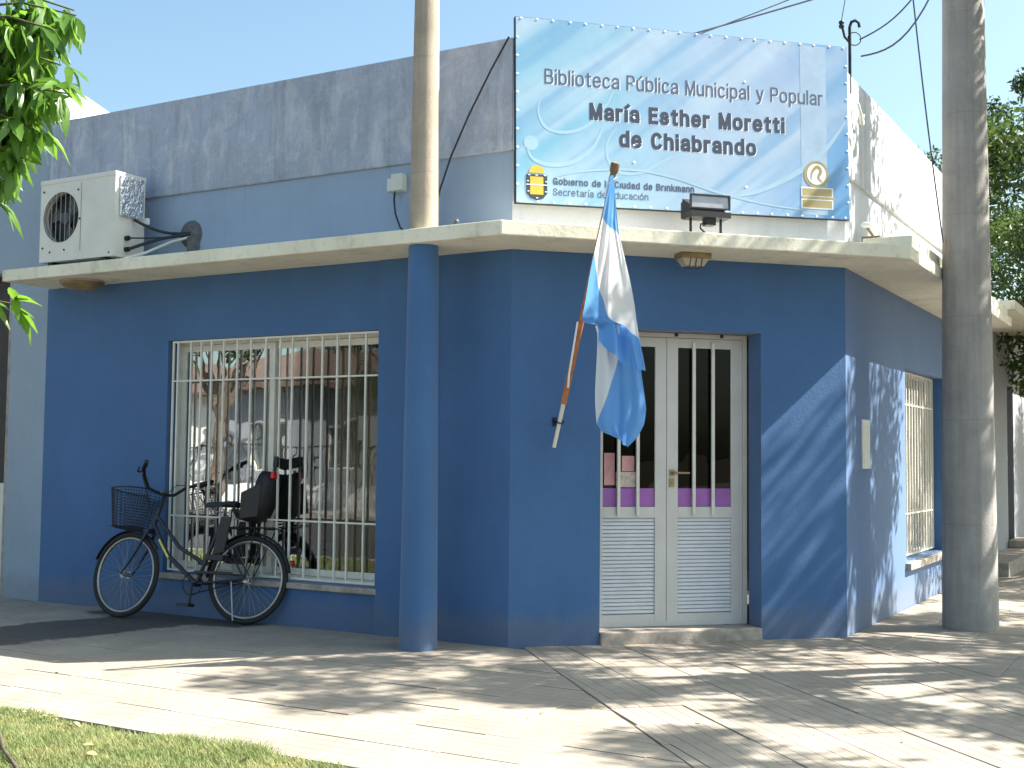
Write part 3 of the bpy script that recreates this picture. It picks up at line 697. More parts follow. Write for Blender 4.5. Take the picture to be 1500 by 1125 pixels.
b = MB(chamf).tube([pp(.90) + Vector((.02, .0, 0)), pp(.93) + Vector((-.02, .02, 0)), pp(.95) + Vector((.02, .02, 0)), pp(.955) + Vector((-.02, -.0, 0)), pp(.90) + Vector((-.03, .0, -.02))], .007, 8)
b.build('top_knot', 'white', fp)
def lerp_tab(tab, z):
    for (z0, a), (z1, b_) in zip(tab, tab[1:]):
        if z <= z0 and z >= z1: return a + (b_ - a) * ((z0 - z) / (z0 - z1))
    return tab[0][1] if z > tab[0][0] else tab[-1][1]
Rt = [(3.05, .470), (2.73, .508), (2.47, .566), (2.25, .618), (1.86, .684), (1.60, .709), (1.50, .695), (1.42, .654), (1.355, .590)]
Lt = [(3.05, .455), (2.19, .352), (2.14, .362), (2.09, .374), (1.634, .376), (1.50, .382), (1.44, .42), (1.39, .50), (1.355, .575)]
Ol = [(3.05, .895), (2.19, .515), (2.12, .62), (2.0, .68), (1.355, .72)]
Or = [(3.05, .90), (2.8, .80), (2.2, .76), (1.355, .74)]
def on_ray(t, off): return -2.17 + (t + 2.17) * (8.04 - off) / (8.04 - .72)
fl_v = []; fl_f = []; fl_s = []
def patch(ns, nz, ztop, zbot, doff, sfun, phase):
    o = len(fl_v)
    for j in range(nz + 1):
        for i in range(ns + 1):
            s = i / ns; zt, zb = ztop(s), zbot(s); z = zt + (zb - zt) * j / nz
            tr, tl = lerp_tab(Rt, z), lerp_tab(Lt, z); oL, oR = lerp_tab(Ol, z), lerp_tab(Or, z)
            if z > 2.15: tl = .268 + .127 * ((z - 1.355) / 1.783); tl_ = tl
            else: tl_ = on_ray(tl, oL)
            t = tl_ + (on_ray(tr, oR) - tl_) * s; off = oL + (oR - oL) * s
            dn = max(0, min(1, (2.95 - z) / .6)); e = math.sin(PI * s) ** .5 if 0 < s < 1 else 0
            fold = (.030 * math.sin(s * 9.5 + z * 2.2 + phase) + .016 * math.sin(s * 19 - z * 3.1 + phase * 2)) * dn
            fold *= .25 + .75 * e
            off += fold + doff; t += .006 * math.sin(z * 9 + phase + s * 4) * dn
            fl_v.append(tuple(chamf((t, off, z)))); fl_s.append(sfun(s, z))
    for j in range(nz):
        for i in range(ns): a = o + j * (ns + 1) + i; fl_f.append((a, a + 1, a + ns + 2, a + ns + 1))
def s1(s, z):
    d0 = (2.80 - .10 * s) - z; z1 = 2.60 - .56 * s - .10 * math.sin(s * PI); d1 = z - z1; return min(d0, d1)
def s2_(s, z):
    sb = .48 * (z - 1.50) / .40; return (sb - s) * .4
hem = lambda s: 2.04 - .20 * s - .045 * math.sin(PI * s)
patch(26, 70, lambda s: 3.05, hem, .02, s1, .6)
patch(26, 50, lambda s: 2.14, lambda s: 1.355 + .10 * (1 - s) ** 2, -.02, s2_, 2.2)
me = bpy.data.meshes.new('flag'); me.from_pydata(fl_v, [], fl_f)
at = me.attributes.new('stripe', 'FLOAT', 'POINT'); at.data.foreach_set('value', fl_s)
me.polygons.foreach_set('use_smooth', [True] * len(fl_f)); me.update()
m = N('flag_cloth'); a = m.n('Attribute'); a.attribute_name = 'stripe'
c = m.mix(m.ramp(m.math('ADD', m.math('MULTIPLY', a.outputs['Fac'], 10.), .5), [(.47, 0.), (.53, 1.)]), (.16, .41, .82), (.84, .85, .86))
m.bump(m.noise(m.pos(), 9, 3), .01, .5)
m.fin(c, .8); tr = m.n('BsdfTranslucent'); m.l(c, tr.inputs[0]); x = m.n('MixShader'); x.inputs[0].default_value = .42
m.l(m.b.outputs[0], x.inputs[1]); m.l(tr.outputs[0], x.inputs[2]); m.l(x.outputs[0], m.out.inputs[0])
me.materials.append(m.m)
tag(link('flag', me), 'light blue and white striped flag hanging limp from the slanted pole', 'flag')

# ------------------------------------------------------------------ lamps, boxes and cables on the canopy
fl = thing('floodlight', 'black box floodlight standing on the canopy before the banner', 'floodlight')
b = MB(chamf); z0 = 2.95
b.add([(1.15, .26, 3.085), (1.44, .26, 3.085), (1.44, .26, 2.985), (1.15, .26, 2.985), (1.185, .40, 3.00), (1.405, .40, 3.00), (1.405, .40, 2.945), (1.185, .40, 2.945)],
      [(0, 1, 5, 4), (3, 7, 6, 2), (0, 4, 7, 3), (1, 2, 6, 5), (4, 5, 6, 7)])
b.box((1.165, .20, 2.955), (1.425, .259, 3.07)); b.build('housing', 'black', fl)
M['reflector'] = plain('dusty_reflector', (.42, .41, .42), .35, .5)
MB(chamf).add([(1.155, .4, 3.086), (1.435, .4, 3.086), (1.435, .405, 3.0), (1.155, .405, 3.0), (1.155, .394, 3.086), (1.435, .394, 3.086), (1.435, .399, 3.0), (1.155, .399, 3.0)], [(0, 1, 2, 3), (4, 7, 6, 5), (0, 4, 5, 1), (3, 2, 6, 7), (0, 3, 7, 4), (1, 5, 6, 2)]).build('glass_front', 'reflector', fl)
bars_box(MB(chamf), 1.147, 1.443, 2.992, 3.094, .392, .412, .010).build('front_rim', 'black', fl)
MB(chamf).box((1.147, .27, 2.935), (1.443, .42, 2.975)).build('lower_lip', 'black', fl)
for t in (1.168, 1.392): MB(chamf).box((t, .34, CT), (t + .014, .354, 2.96)).build('bracket_leg', 'dark_metal', fl)
MB(chamf).box((1.27, .33, 2.885), (1.34, .40, 2.935)).build('junction_box', 'dark_metal', fl)
MB(chamf).tube([(1.27, .37, 2.90), (1.235, .38, 2.89), (1.23, .385, 2.86), (1.27, .39, 2.825), (1.31, .39, 2.815)], .006, 6).build('lead', 'cable', fl)

bl = thing('bulkhead_lamp', 'rectangular dusty bulkhead lamp under the canopy above the door', 'lamp')
MB(chamf).box((1.13, .16, 2.672), (1.355, .30, 2.7095)).build('lamp_base', 'lamp_brown', bl, bevel=.006)
b = MB(chamf).add([(1.14, .17, 2.671), (1.345, .17, 2.671), (1.345, .29, 2.671), (1.14, .29, 2.671), (1.175, .19, 2.618), (1.31, .19, 2.618), (1.31, .27, 2.618), (1.175, .27, 2.618)],
      [(4, 5, 6, 7), (0, 1, 5, 4), (1, 2, 6, 5), (2, 3, 7, 6), (3, 0, 4, 7)]); b.build('lamp_glass', 'lamp_glass', bl, bevel=.008)
for t in (1.2, 1.243, 1.285): MB(chamf).tube([(t, .165, 2.67), (t, .185, 2.612), (t, .275, 2.612), (t, .295, 2.67)], .003, 6).build('guard_wire', 'dark_metal', bl)
rl = thing('dome_lamp', 'round brown dome lamp under the left end of the canopy', 'lamp')
MB(leftf).lathe((-3.98, .25, 2.7095), [(.17, 0), (.175, -.02), (.165, -.035), (.14, -.062), (.08, -.08), (.0001, -.085)], 28).build('lamp_dome', 'lamp_brown', rl)
MB(leftf).lathe((-3.98, .25, 2.7094), [(.18, 0), (.182, -.012), (.176, -.014)], 28).build('lamp_rim', 'stone', rl)
ss = thing('twilight_sensor', 'small round light sensor on a bent bracket above the right end of canopy', 'sensor')
MB().lathe((1.93, 2.0, 3.045), [(.0001, .03), (.03, .028), (.042, .012), (.045, 0), (.03, -.012), (.0001, -.014)], 16).build('sensor_head', 'white', ss)
MB().tube([(1.93, 2.0, 3.035), (1.95, 2.06, 3.0), (1.96, 2.15, 2.95), (1.965, 2.17, CT + .11)], .011, 8).build('bracket', 'lamp_brown', ss)
MB().box((1.86, 2.12, CT + .108), (1.99, 2.21, 2.99)).build('sensor_box', 'lamp_brown', ss)

jb = thing('junction_box', 'small grey electric box on upper wall left of the column pole', 'box')
MB(leftf).box((-1.03, .0005, 3.205), (-.985, .05, 3.30)).build('side_box', 'ac', jb, bevel=.004)
MB(leftf).box((-.982, .0005, 3.20), (-.885, .07, 3.325)).build('box_cover', 'ac', jb, bevel=.005)
tag(MB(leftf).tube([(-.965, .04, 3.20), (-.955, .06, 3.13), (-.90, .12, 3.02), (-.80, .20, 2.90), (-.70, .24, 2.825), (-.60, .24, 2.812)], .007, 7).build('cable', 'cable'), 'short dark cable drooping from the grey junction box to the canopy', 'cable')
tag(MB(leftf).tube([(-.015, .045, 4.19), (-.15, .06, 3.97), (-.326, .06, 3.677), (-.47, .06, 3.40), (-.56, .06, 3.17), (-.60, .08, 2.95), (-.585, .16, 2.83)], .007, 7).build('cable', 'cable'), 'dark cable running down the upper wall from banner corner to column pole', 'cable')
for i, (x, dx, lab) in enumerate(((-1.0, .16, 'short dark hose end lying on canopy left of the column pole'), (-.33, .14, 'short dark hose end lying on canopy right of the column pole'))):
    tag(MB(leftf).tube([(x, .30, CT + .012), (x + dx * .5, .36, CT + .014), (x + dx, .40, CT + .04 * i + .012)], .011, 7).build('hose', 'cable'), lab, 'hose')

# air conditioner
ac = thing('air_conditioner', 'off white outdoor air conditioner unit on the left end of the canopy', 'air conditioner')
ax0, ax1, az0, az1 = -4.235, -3.36, CT + .035, 3.52
b = MB(leftf); cx, cz, fr = -3.985, 3.205, .205
# front panel with a round opening
seg = 40; ring_o = [(cx + fr * math.cos(2 * PI * i / seg), cz + fr * math.sin(2 * PI * i / seg)) for i in range(seg)]
def sq(i):
    a = 2 * PI * i / seg; dx, dz = math.cos(a), math.sin(a); hw = (ax0 - cx if dx < 0 else ax1 - cx); hz = (az0 - cz if dz < 0 else az1 - cz)
    k = min(abs(hw / dx) if abs(dx) > 1e-6 else 9, abs(hz / dz) if abs(dz) > 1e-6 else 9); return (cx + dx * k, cz + dz * k)
vs = [(x, .48, z) for x, z in ring_o] + [(*[sq(i)[0]], .48, sq(i)[1]) for i in range(seg)] + [(x, .43, z) for x, z in ring_o]
fs = [(i, (i + 1) % seg, seg + (i + 1) % seg, seg + i) for i in range(seg)] + [(i, 2 * seg + i, 2 * seg + (i + 1) % seg, (i + 1) % seg) for i in range(seg)]
b.add(vs, fs)
for q in ((ax0, az0), (ax0, az1), (ax1, az0), (ax1, az1)):    # corners the radial cut leaves open
    near = sorted(range(seg), key=lambda i: (sq(i)[0] - q[0]) ** 2 + (sq(i)[1] - q[1]) ** 2)[:2]
    b.add([(sq(near[0])[0], .48, sq(near[0])[1]), (sq(near[1])[0], .48, sq(near[1])[1]), (q[0], .48, q[1])], [(0, 1, 2)])
b.add([(ax0, .48, az0), (ax1, .48, az0), (ax1, .48, az1), (ax0, .48, az1), (ax0, .17, az0), (ax1, .17, az0), (ax1, .17, az1), (ax0, .17, az1)], [(0, 4, 5, 1), (1, 5, 6, 2), (2, 6, 7, 3), (3, 7, 4, 0), (4, 7, 6, 5)])
b.build('casing', 'ac', ac)
MB(leftf).box((ax0 - .004, .165, az1 - .03), (ax1 + .004, .486, az1 + .006)).build('lid', 'ac', ac, bevel=.004)
MB(leftf).box((ax0 + .01, .478, az0 + .0), (ax1 - .01, .485, az0 + .05)).build('base_rail', 'ac', ac)
MB(leftf).lathe((cx, .40, cz), [(.0001, 0), (fr, 0)], 32, (0, 1, 0)).build('fan_backing', 'dark_metal', ac)
fb = MB(leftf).cyl((cx, .402, cz), (cx, .44, cz), .05, seg=16)
for k in range(3):
    a = k * 2 * PI / 3 + .4
    vs = []
    for q in range(6):
        t = a + q * .16
        for rr in (.05, .185): vs.append((cx + rr * math.cos(t), .41 + .004 * q, cz + rr * math.sin(t)))
    fb.add(vs, [(2 * q, 2 * q + 2, 2 * q + 3, 2 * q + 1) for q in range(5)])
M['fan'] = plain('grey_fan_plastic', (.10, .10, .095), .5)
fb.build('fan', 'fan', ac)
M['grille_grey'] = plain('grey_wire', (.30, .31, .30), .5)
gg = MB(leftf)
for rr in (.06, .10, .14, .18, .205): gg.ring((cx, .482, cz), (0, 1, 0), rr, .0022, 36, 5)
gg.build('fan_guard', 'dark_metal', ac)
for dx in (-.11, -.055, 0, .055, .11, .16):
    hh = math.sqrt(fr * fr - dx * dx); MB(leftf).box((cx + dx - .0025, .481, cz - hh), (cx + dx + .0025, .486, cz + hh)).build('guard_bar', 'grille_grey', ac)
MB(leftf).box((cx + .235, .4805, az0 + .07), (cx + .238, .484, az1 - .05)).build('panel_seam', 'grille_grey', ac)
for x, z in ((ax0 + .04, az1 - .09), (ax0 + .04, az0 + .12), (cx + .2, cz + .21), (cx + .225, cz - .03), (cx + .05, az0 + .09), (cx - .12, az0 + .08), (ax1 - .05, az0 + .03)):
    MB(leftf).cyl((x, .481, z), (x, .487, z), .008, seg=8).build('screw', 'dark_metal', ac)
MB(leftf).box((ax1 + .0005, .20, 3.17), (ax1 + .022, .44, 3.50)).build('service_cover', 'foil', ac, bevel=.008, label='crinkled silver foil over the service cover')
MB(leftf).box((ax1 + .001, .16, 3.14), (ax1 + .05, .19, 3.19)).build('label_tab', 'white', ac)
for x in (ax0 + .1, ax1 - .15): MB(leftf).box((x, .18, CT), (x + .05, .47, az0)).build('foot', 'dark_metal', ac)
for z in (3.0, 2.91): MB(leftf).cyl((ax1, .36, z), (ax1 + .035, .36, z), .020, seg=12).build('valve', 'dark_metal', ac)
tag(MB(leftf).lathe((-3.0, .0, 3.06), [(.115, 0), (.11, .014), (.06, .02), (.0001, .02)], 22, (0, 1, 0)).tube([(-2.97, .002, 3.03), (-2.965, .006, 2.95), (-2.98, .004, 2.89)], [.06, .06, .05], 10).build('cement_patch', 'plaster_patch'), 'rough dark grey cement patch around the pipe hole in upper wall', 'patch')
pts_c = lambda a, b, sag, n=9: [tuple(Vector(a).lerp(Vector(b), i / n) - Vector((0, 0, sag * math.sin(PI * i / n)))) for i in range(n + 1)]
tag(MB(leftf).tube(pts_c((ax1 + .02, .30, 3.16), (-3.0, .01, 3.07), .045), .012, 8).build('refrigerant_pipe', 'cable'), 'upper black insulated pipe from the air conditioner to the wall patch', 'pipe')
tag(MB(leftf).tube(pts_c((ax1 + .035, .36, 2.91), (-3.0, .01, 3.06), -.02), .013, 8).build('refrigerant_pipe', 'cable'), 'lower black insulated pipe from bottom valve to the wall patch', 'pipe')
tag(MB(leftf).tube(pts_c((ax1 + .035, .36, 3.0), (-3.0, .02, 3.055), .01), .006, 8).build('refrigerant_pipe', 'cable'), 'thin black lead between the two thicker pipes', 'pipe')
tag(MB(leftf).tube([(-3.28, .44, CT + .012), (-3.2, .30, 2.88), (-3.1, .12, 2.99), (-3.0, .02, 3.035)], .011, 8).build('drain_pipe', 'ac'), 'white drain pipe rising from the canopy to the wall patch', 'pipe')

# service mast at the right end of the banner, with overhead wires
ms = thing('service_mast', 'thin dark service mast with hooked insulators at the banner right end', 'mast')
mx = Vector((1.835, 1.905, 0))
MB().tube([mx + Vector((0, 0, 4.05)), mx + Vector((0, 0, 4.56)), mx + Vector((.01, .01, 4.60)), mx + Vector((.035, .03, 4.615)), mx + Vector((.055, .05, 4.60)), mx + Vector((.06, .055, 4.565))], .012, 8).build('mast_pipe', 'dark_metal', ms)
MB().tube([mx + Vector((0, 0, 4.44)), mx + Vector((-.03, -.03, 4.48)), mx + Vector((-.05, -.045, 4.58))], .010, 8).build('hook', 'dark_metal', ms)
MB().lathe(mx + Vector((-.05, -.045, 4.555)), [(.0001, .05), (.018, .045), (.022, .03), (.014, .02), (.022, .01), (.016, -.01), (.0001, -.01)], 12).build('insulator', 'dark_metal', ms)
MB().ring(mx + Vector((.03, .02, 4.47)), (.6, -1, 0), .05, .004, 20, 5).build('wire_loop', 'cable', ms)
MB().tube([mx + Vector((.045, .05, 3.98)), mx + Vector((.06, .08, 3.9)), mx + Vector((.055, .12, 3.84)), mx + Vector((.05, .18, 3.85)), mx + Vector((.05, .2, 3.93))], .012, 8).build('goose_neck', 'cream_bar', ms)
far_top = Vector((2.42, 2.35, 4.86))
def wire(a, b, sag, r, lab, n=14):
    return tag(MB().tube(pts_c(a, b, sag, n), r, 6).build('wire', 'wire'), lab, 'wire', 'overhead wires')
a0_ = mx + Vector((.06, .055, 4.47))
wire(a0_, (2.55, 2.3, 5.35), .16, .006, 'upper sagging wire from the service mast up to the right')
wire(a0_ + Vector((.01, 0, -.13)), (2.62, 2.45, 5.6), .34, .007, 'lower slack wire looping from the service mast')
wire(mx + Vector((-.05, -.045, 4.6)), (1.95, 1.9, 5.6), 0, .004, 'thin wire rising straight from the mast insulator')
wire((-1.0, 3.2, 5.1), (3.2, 6.2, 6.9), .05, .009, 'left one of two wires passing above the banner')
wire((-.4, 3.0, 5.0), (2.6, 5.4, 6.8), .05, .006, 'right one of two wires passing above the banner')
wire((2.10, 2.62, 5.6), (2.37, 2.60, 2.98), .12, .0065, 'thick cable hanging from above down to the big concrete pole')
wire((3.1, 9.0, 6.9), (3.0, 12.5, 6.3), .1, .02, 'thick cable passing behind the pole over the side street')

# intercom plaque on the right wall
pl = thing('wall_plaque', 'narrow cream plate on the side wall beside the pole shadow', 'plaque')
MB(rightf).box((2.26, .0005, 1.22), (2.49, .012, 1.60)).build('plate', 'cream_bar', pl, bevel=.002)
MB(rightf).box((2.29, .0122, 1.26), (2.46, .0145, 1.56)).build('plate_face', 'ac', pl)

# ------------------------------------------------------------------ poles
cpole = thing('column_pole', 'round utility pole rising through the canopy, lower half painted blue', 'pole', (-.478, -.375, 0))
def tp(z): return .129 - .0100 * z
MB().tube([(0, 0, -.05), (0, 0, 1.3), (0, 0, HC - .001)], [tp(0), tp(1.3), tp(HC)], 40, True).build('painted_shaft', 'blue', cpole)
MB().tube([(0, 0, CT + .001), (0, 0, 4.2), (0, 0, 7.3)], [tp(CT), tp(4.2), tp(7.3)], 40).build('bare_shaft', 'pole_warm', cpole)
MB().tube([(0, 0, HC + .001), (0, 0, CT)], [tp(HC) + .003, tp(CT) + .003], 40, False).build('slab_collar', 'canopy', cpole)
bp_ = thing('concrete_pole', 'thick grey concrete utility pole on the pavement at right', 'pole', (2.507, 2.79, 0))
def tq(z): return .208 - .0103 * z
MB().tube([(0, 0, -.05), (0, 0, 1.5), (0, 0, 3.5), (0, 0, 5.5), (0, 0, 8.8)], [tq(0), tq(1.5), tq(3.5), tq(5.5), tq(8.8)], 48).build('shaft', 'pole', bp_)
b = MB()
for k in range(4):
    a = -2.60 + k * .12; zz = 2.90 + .03 * math.sin(k * 2.2); h2 = .10 + .03 * math.cos(k * 1.7)
    rr = tq(zz) + .003; vs = []
    for q in range(2):
        for z in (zz - h2, zz + h2): vs.append((rr * math.cos(a + q * .12), rr * math.sin(a + q * .12), z))
    b.add(vs, [(0, 2, 3, 1)])
b.build('plaster_smear', 'pole_warm', bp_)

# ------------------------------------------------------------------ neighbours
nl = thing('neighbour_house', 'taller pale grey blue house adjoining the library at left', 'building')
b = MB().box((-5.17, .0, -.1), (XL - .001, .25, 4.56)).box((-12, .002, 2.9), (-5.17, .25, 4.56)).box((-12, .002, -.1), (-6.4, .25, 2.9))
b.build('wall', 'neighbour', nl)
MB().prism([(.25, 4.25), (.25, 4.555), (.62, 4.45), (4.5, 4.25)], -4.90, XL - .002, 'x').build('side_parapet', 'white_wall', nl)
MB().box((-6.40, .16, .0), (-5.171, .20, 2.9)).build('door', 'hedge_dark', nl); MB().box((-5.23, .02, -.1), (-5.171, .158, 2.9)).build('door_jamb', 'stone', nl)
MB().box((-5.6, .10, -.1), (-5.232, .157, 1.0)).build('door_panel', 'ac', nl); MB().box((-12, .26, -.1), (-4.91, 7, 4.2)).build('house_body', 'white_wall', nl)
nr = thing('side_street_house', 'low pale house beyond the library with stepped doorway', 'building')
b = MB().box((c_ - .1, 6.601, -.1), (c_ - .001, 9.98, 2.9)).box((c_ - .1, 10.55, -.1), (c_ - .001, 17, 2.9)).box((c_ - .1, 9.98, 2.3), (c_ - .001, 10.55, 2.9)); b.build('wall', 'pale', nr)
MB().box((c_ - .3, 9.98, 0), (c_ - .25, 10.55, 2.3)).build('door', 'hedge_dark', nr)
MB().box((c_ - 6, 6.61, -.1), (c_ - .301, 17, 2.9)).build('house_body', 'white_wall', nr)
MB().box((c_ + .001, 7.4, -.1), (c_ + .35, 13, .16)).build('step', 'stone', nr, bevel=.01)
MB().box((c_ + .001, 9.9, .161), (c_ + .25, 10.7, .26)).build('doorstep', 'stone', nr, bevel=.01)
MB().box((c_ - .1, 6.605, 2.901), (c_ + .55, 17, 3.0)).build('eave', 'canopy', nr)

# houses and fence across the street (they show in the window's reflections)
def across(x0, x1, y, h, wallm, lab, roof=True):
    t = thing('house', lab, 'house', group='houses across the street')
    ws = [(x0 + (x1 - x0) * f - .6, x0 + (x1 - x0) * f + .6) for f in (.25, .7)]
    b = MB(); xs = [x0] + [v for p_ in ws for v in p_] + [x1]
    for i in range(0, len(xs), 2): b.box((xs[i], y - 6, -.15), (xs[i + 1], y, h))
    for a, c in ws: b.box((a, y - 6, -.15), (c, y - .01, .9)).box((a, y - 6, 2.1), (c, y - .01, h)).box((a, y - 6, .9), (c, y - .25, 2.1))
    b.build('wall', wallm, t)
    for a, c in ws:
        wd = bars_box(MB(), a, c, .9, 2.1, y - .2, y - .14, .05)
        wd.build('window', 'cream_bar', t); MB().box((a, y - .19, .9), (c, y - .18, 2.1)).build('pane', 'glass', t)
    if roof: MB().prism([(y + .45, h - .1), (y + .45, h + .05), (y - 3, h + 1.1), (y - 6.4, h + .05), (y - 6.4, h - .1)], x0 - .3, x1 + .3, 'x').build('roof', 'rust_roof', t)
across(-27, -19.5, -17.5, 2.9, 'white_wall', 'white house with brown roof across the street, mirrored in the window')
across(-18.6, -13.2, -17, 3.1, 'pale', 'pale blue house across the street, mirrored in the window', True)
across(-12.2, -6, -17.8, 3.3, 'white_wall', 'wider white flat roofed house across the street', False)
fn = thing('front_fence', 'low white wall with dark iron bars in front of the houses across the street', 'fence')
MB().box((-27, -14.6, -.15), (-7, -14.45, .55)).build('low_wall', 'white_wall', fn)
b = MB().box((-27, -14.54, 1.45), (-7, -14.51, 1.49)); 
b.build('rail', 'hedge_dark', fn)
for i in range(130): x = -26.9 + i * .153; o = (MB().box((-.008, -.008, .55), (.008, .008, 1.5)).build('bar', 'hedge_dark', fn) if i == 0 else link('bar', fbm, fn)); fbm = o.data; o.location = (x, -14.525, 0)
MB().box((-60, -16.5, -.15), (60, -13.2, -.02)).build('far_sidewalk', 'kerb', kind='structure')

# ------------------------------------------------------------------ trees
def leaf_cloud(name, centers, radii, n, size, mat, parent, squash=.8, droop=.3):
    centers = np.array(centers, 'f'); k = rng.integers(0, len(centers), n)
    d = rng.normal(size=(n, 3)); d /= np.linalg.norm(d, axis=1)[:, None]
    r = rng.random(n)[:, None] ** .45 * np.array(radii, 'f')[k][:, None]
    P = centers[k] + d * r * np.array([1, 1, squash])
    a = rng.normal(size=(n, 3)); a[:, 2] -= droop; a /= np.linalg.norm(a, axis=1)[:, None]
    q = rng.normal(size=(n, 3)); q[:, 2] += 1.0; b = np.cross(a, q); b /= np.linalg.norm(b, axis=1)[:, None]; nn = np.cross(a, b)
    L = size * rng.uniform(.6, 1.3, n)[:, None]; Wd = L * .42
    v = np.stack([P, P + a * L * .45 + b * Wd * .5 + nn * L * .08, P + a * L, P + a * L * .45 - b * Wd * .5 + nn * L * .08], 1).reshape(-1, 3)
    me = bpy.data.meshes.new(name); me.vertices.add(4 * n); me.vertices.foreach_set('co', v.astype('f').ravel())
    me.loops.add(6 * n); me.polygons.add(2 * n)
    base = np.arange(n)[:, None] * 4; li = (base + np.array([[0, 1, 2, 0, 2, 3]])).ravel()
    me.loops.foreach_set('vertex_index', li.astype('i')); me.polygons.foreach_set('loop_start', (np.arange(2 * n) * 3).astype('i'))
    me.update(calc_edges=True); me.materials.append(M[mat]); return link(name, me, parent, kind='stuff')
def tree(name, lab, x, y, h, crown_c, crown_r, ncl, nleaf, size, mat, trunk_r=.16, seed=1, squash=.75, clump=.75, group='street trees', lowcut=None):
    rs = random.Random(seed); t = thing(name, lab, 'tree', (x, y, 0), 0, group)
    cc = Vector(crown_c) - Vector((x, y, 0)); fork = Vector((cc.x * .15, cc.y * .15, h * .34))
    MB().tube([(0, 0, -.15), (0, 0, .3), (.03, -.02, fork.z * .6), fork], [trunk_r * 1.3, trunk_r, trunk_r * .9, trunk_r * .8], 14).build('trunk', 'bark', t)
    cents = []; rad = []; limbs = MB()
    while len(cents) < ncl:
        d = Vector((rs.gauss(0, 1), rs.gauss(0, 1), rs.gauss(0, 1))).normalized() * (rs.random() ** .4)
        c = cc + Vector((d.x * crown_r, d.y * crown_r, d.z * crown_r * squash))
        if lowcut and c.z < lowcut: continue
        cents.append(tuple(c)); rad.append(rs.uniform(.55, 1.0) * clump)
    for c in cents[:max(8, ncl // 3)]:
        c = Vector(c); m_ = fork.lerp(c, .5) + Vector((rs.gauss(0, .15), rs.gauss(0, .15), rs.uniform(.0, .3)))
        limbs.tube([fork, fork.lerp(m_, .5), m_, c], [trunk_r * .45, trunk_r * .33, trunk_r * .2, .012], 7)
    limbs.build('branch', 'bark', t); leaf_cloud('crown', cents, rad, nleaf, size, mat, t); return t
tree('street_tree', 'leafy street tree beside the side street, its shade falling on the door corner', 6.2, 3.6, 7, (6.12, 3.3, 5.1), 3.15, 88, 28000, .12, 'leaf', seed=3, clump=.50)
tree('street_tree', 'dense street tree behind the thick concrete pole at right edge', 4.3, 9.4, 6.6, (4.0, 9.3, 4.15), 2.85, 80, 60000, .10, 'leaf', seed=5, clump=.65, squash=.85)
tree('street_tree', 'farther leafy tree showing between the roof and concrete pole', 2.6, 17.5, 8, (1.75, 17.5, 6.2), 3.3, 46, 26000, .11, 'leaf_dark', seed=9, clump=.6)
tree('street_tree', 'second street tree along the side street, behind the dense one', 5.0, 13.9, 6.6, (4.9, 13.8, 4.5), 2.6, 50, 26000, .11, 'leaf', seed=31, clump=.6)
tree('street_tree', 'big tree far down the side street closing the view', 5.5, 24, 9, (4.2, 24, 5.5), 4.2, 40, 22000, .14, 'leaf_dark', seed=12, clump=.9)
tree('street_tree', 'tree across the street before the houses, mirrored in the window', -16, -13.9, 6, (-16, -13.9, 4.6), 1.9, 24, 9000, .13, 'leaf_dark', seed=21, clump=.6)
tree('street_tree', 'bushy tree across the street near the flat roofed house', -10.5, -13.9, 6, (-10.5, -13.9, 4.2), 2.2, 24, 9000, .13, 'leaf_dark', seed=22, clump=.6)

# near tree whose sprays hang into the left edge of the picture
nt_ = thing('foreground_tree', 'near leafy tree with glossy narrow leaves hanging into the left edge', 'tree', (-2.3, -4.35, 0))
MB().tube([(0, 0, -.15), (0, 0, .3), (.04, 0, 1.2), (.1, .0, 1.9)], [.13, .10, .09, .08], 14).build('trunk', 'bark', nt_)
def R2(dr, du, dep):                 # a point given by right/up/depth metres around the sprays' middle
    return Vector((.90, -4.59, 2.25)) + Vector((.868, .497, 0)) * dr + Vector((0, 0, 1)) * du + Vector((-.497, .868, 0)) * dep
org = Vector((-2.3, -4.35, 0))
# leaf meshes: folded, toothed lance shape
def leaf_mesh(L, wd, curl, seed):
    rs = random.Random(seed); n = 7; vs = []; fs = []
    for i in range(n + 1):
        u = i / n; ww = wd * math.sin(PI * min(1, u * .92 + .04)) ** .8 * (1.25 - .5 * u) * (1 + (.10 if i % 2 else -.06))
        z = -curl * u * u * L; vs += [(u * L, 0, z - .10 * ww), (u * L - .004, ww, z + .22 * ww), (u * L - .004, -ww, z + .22 * ww)]
    for i in range(n):
        a = 3 * i; fs += [(a, a + 3, a + 4, a + 1), (a, a + 2, a + 5, a + 3)]
    me = bpy.data.meshes.new('leaf'); me.from_pydata(vs, [], fs); me.polygons.foreach_set('use_smooth', [True] * len(fs)); me.materials.append(M['leaf_near']); me.update(); return me
LM = [leaf_mesh(.115, .0155, .35, 1), leaf_mesh(.10, .018, .15, 2), leaf_mesh(.125, .014, .6, 3), leaf_mesh(.085, .015, .3, 4)]
rs = random.Random(4); nleaf = 0
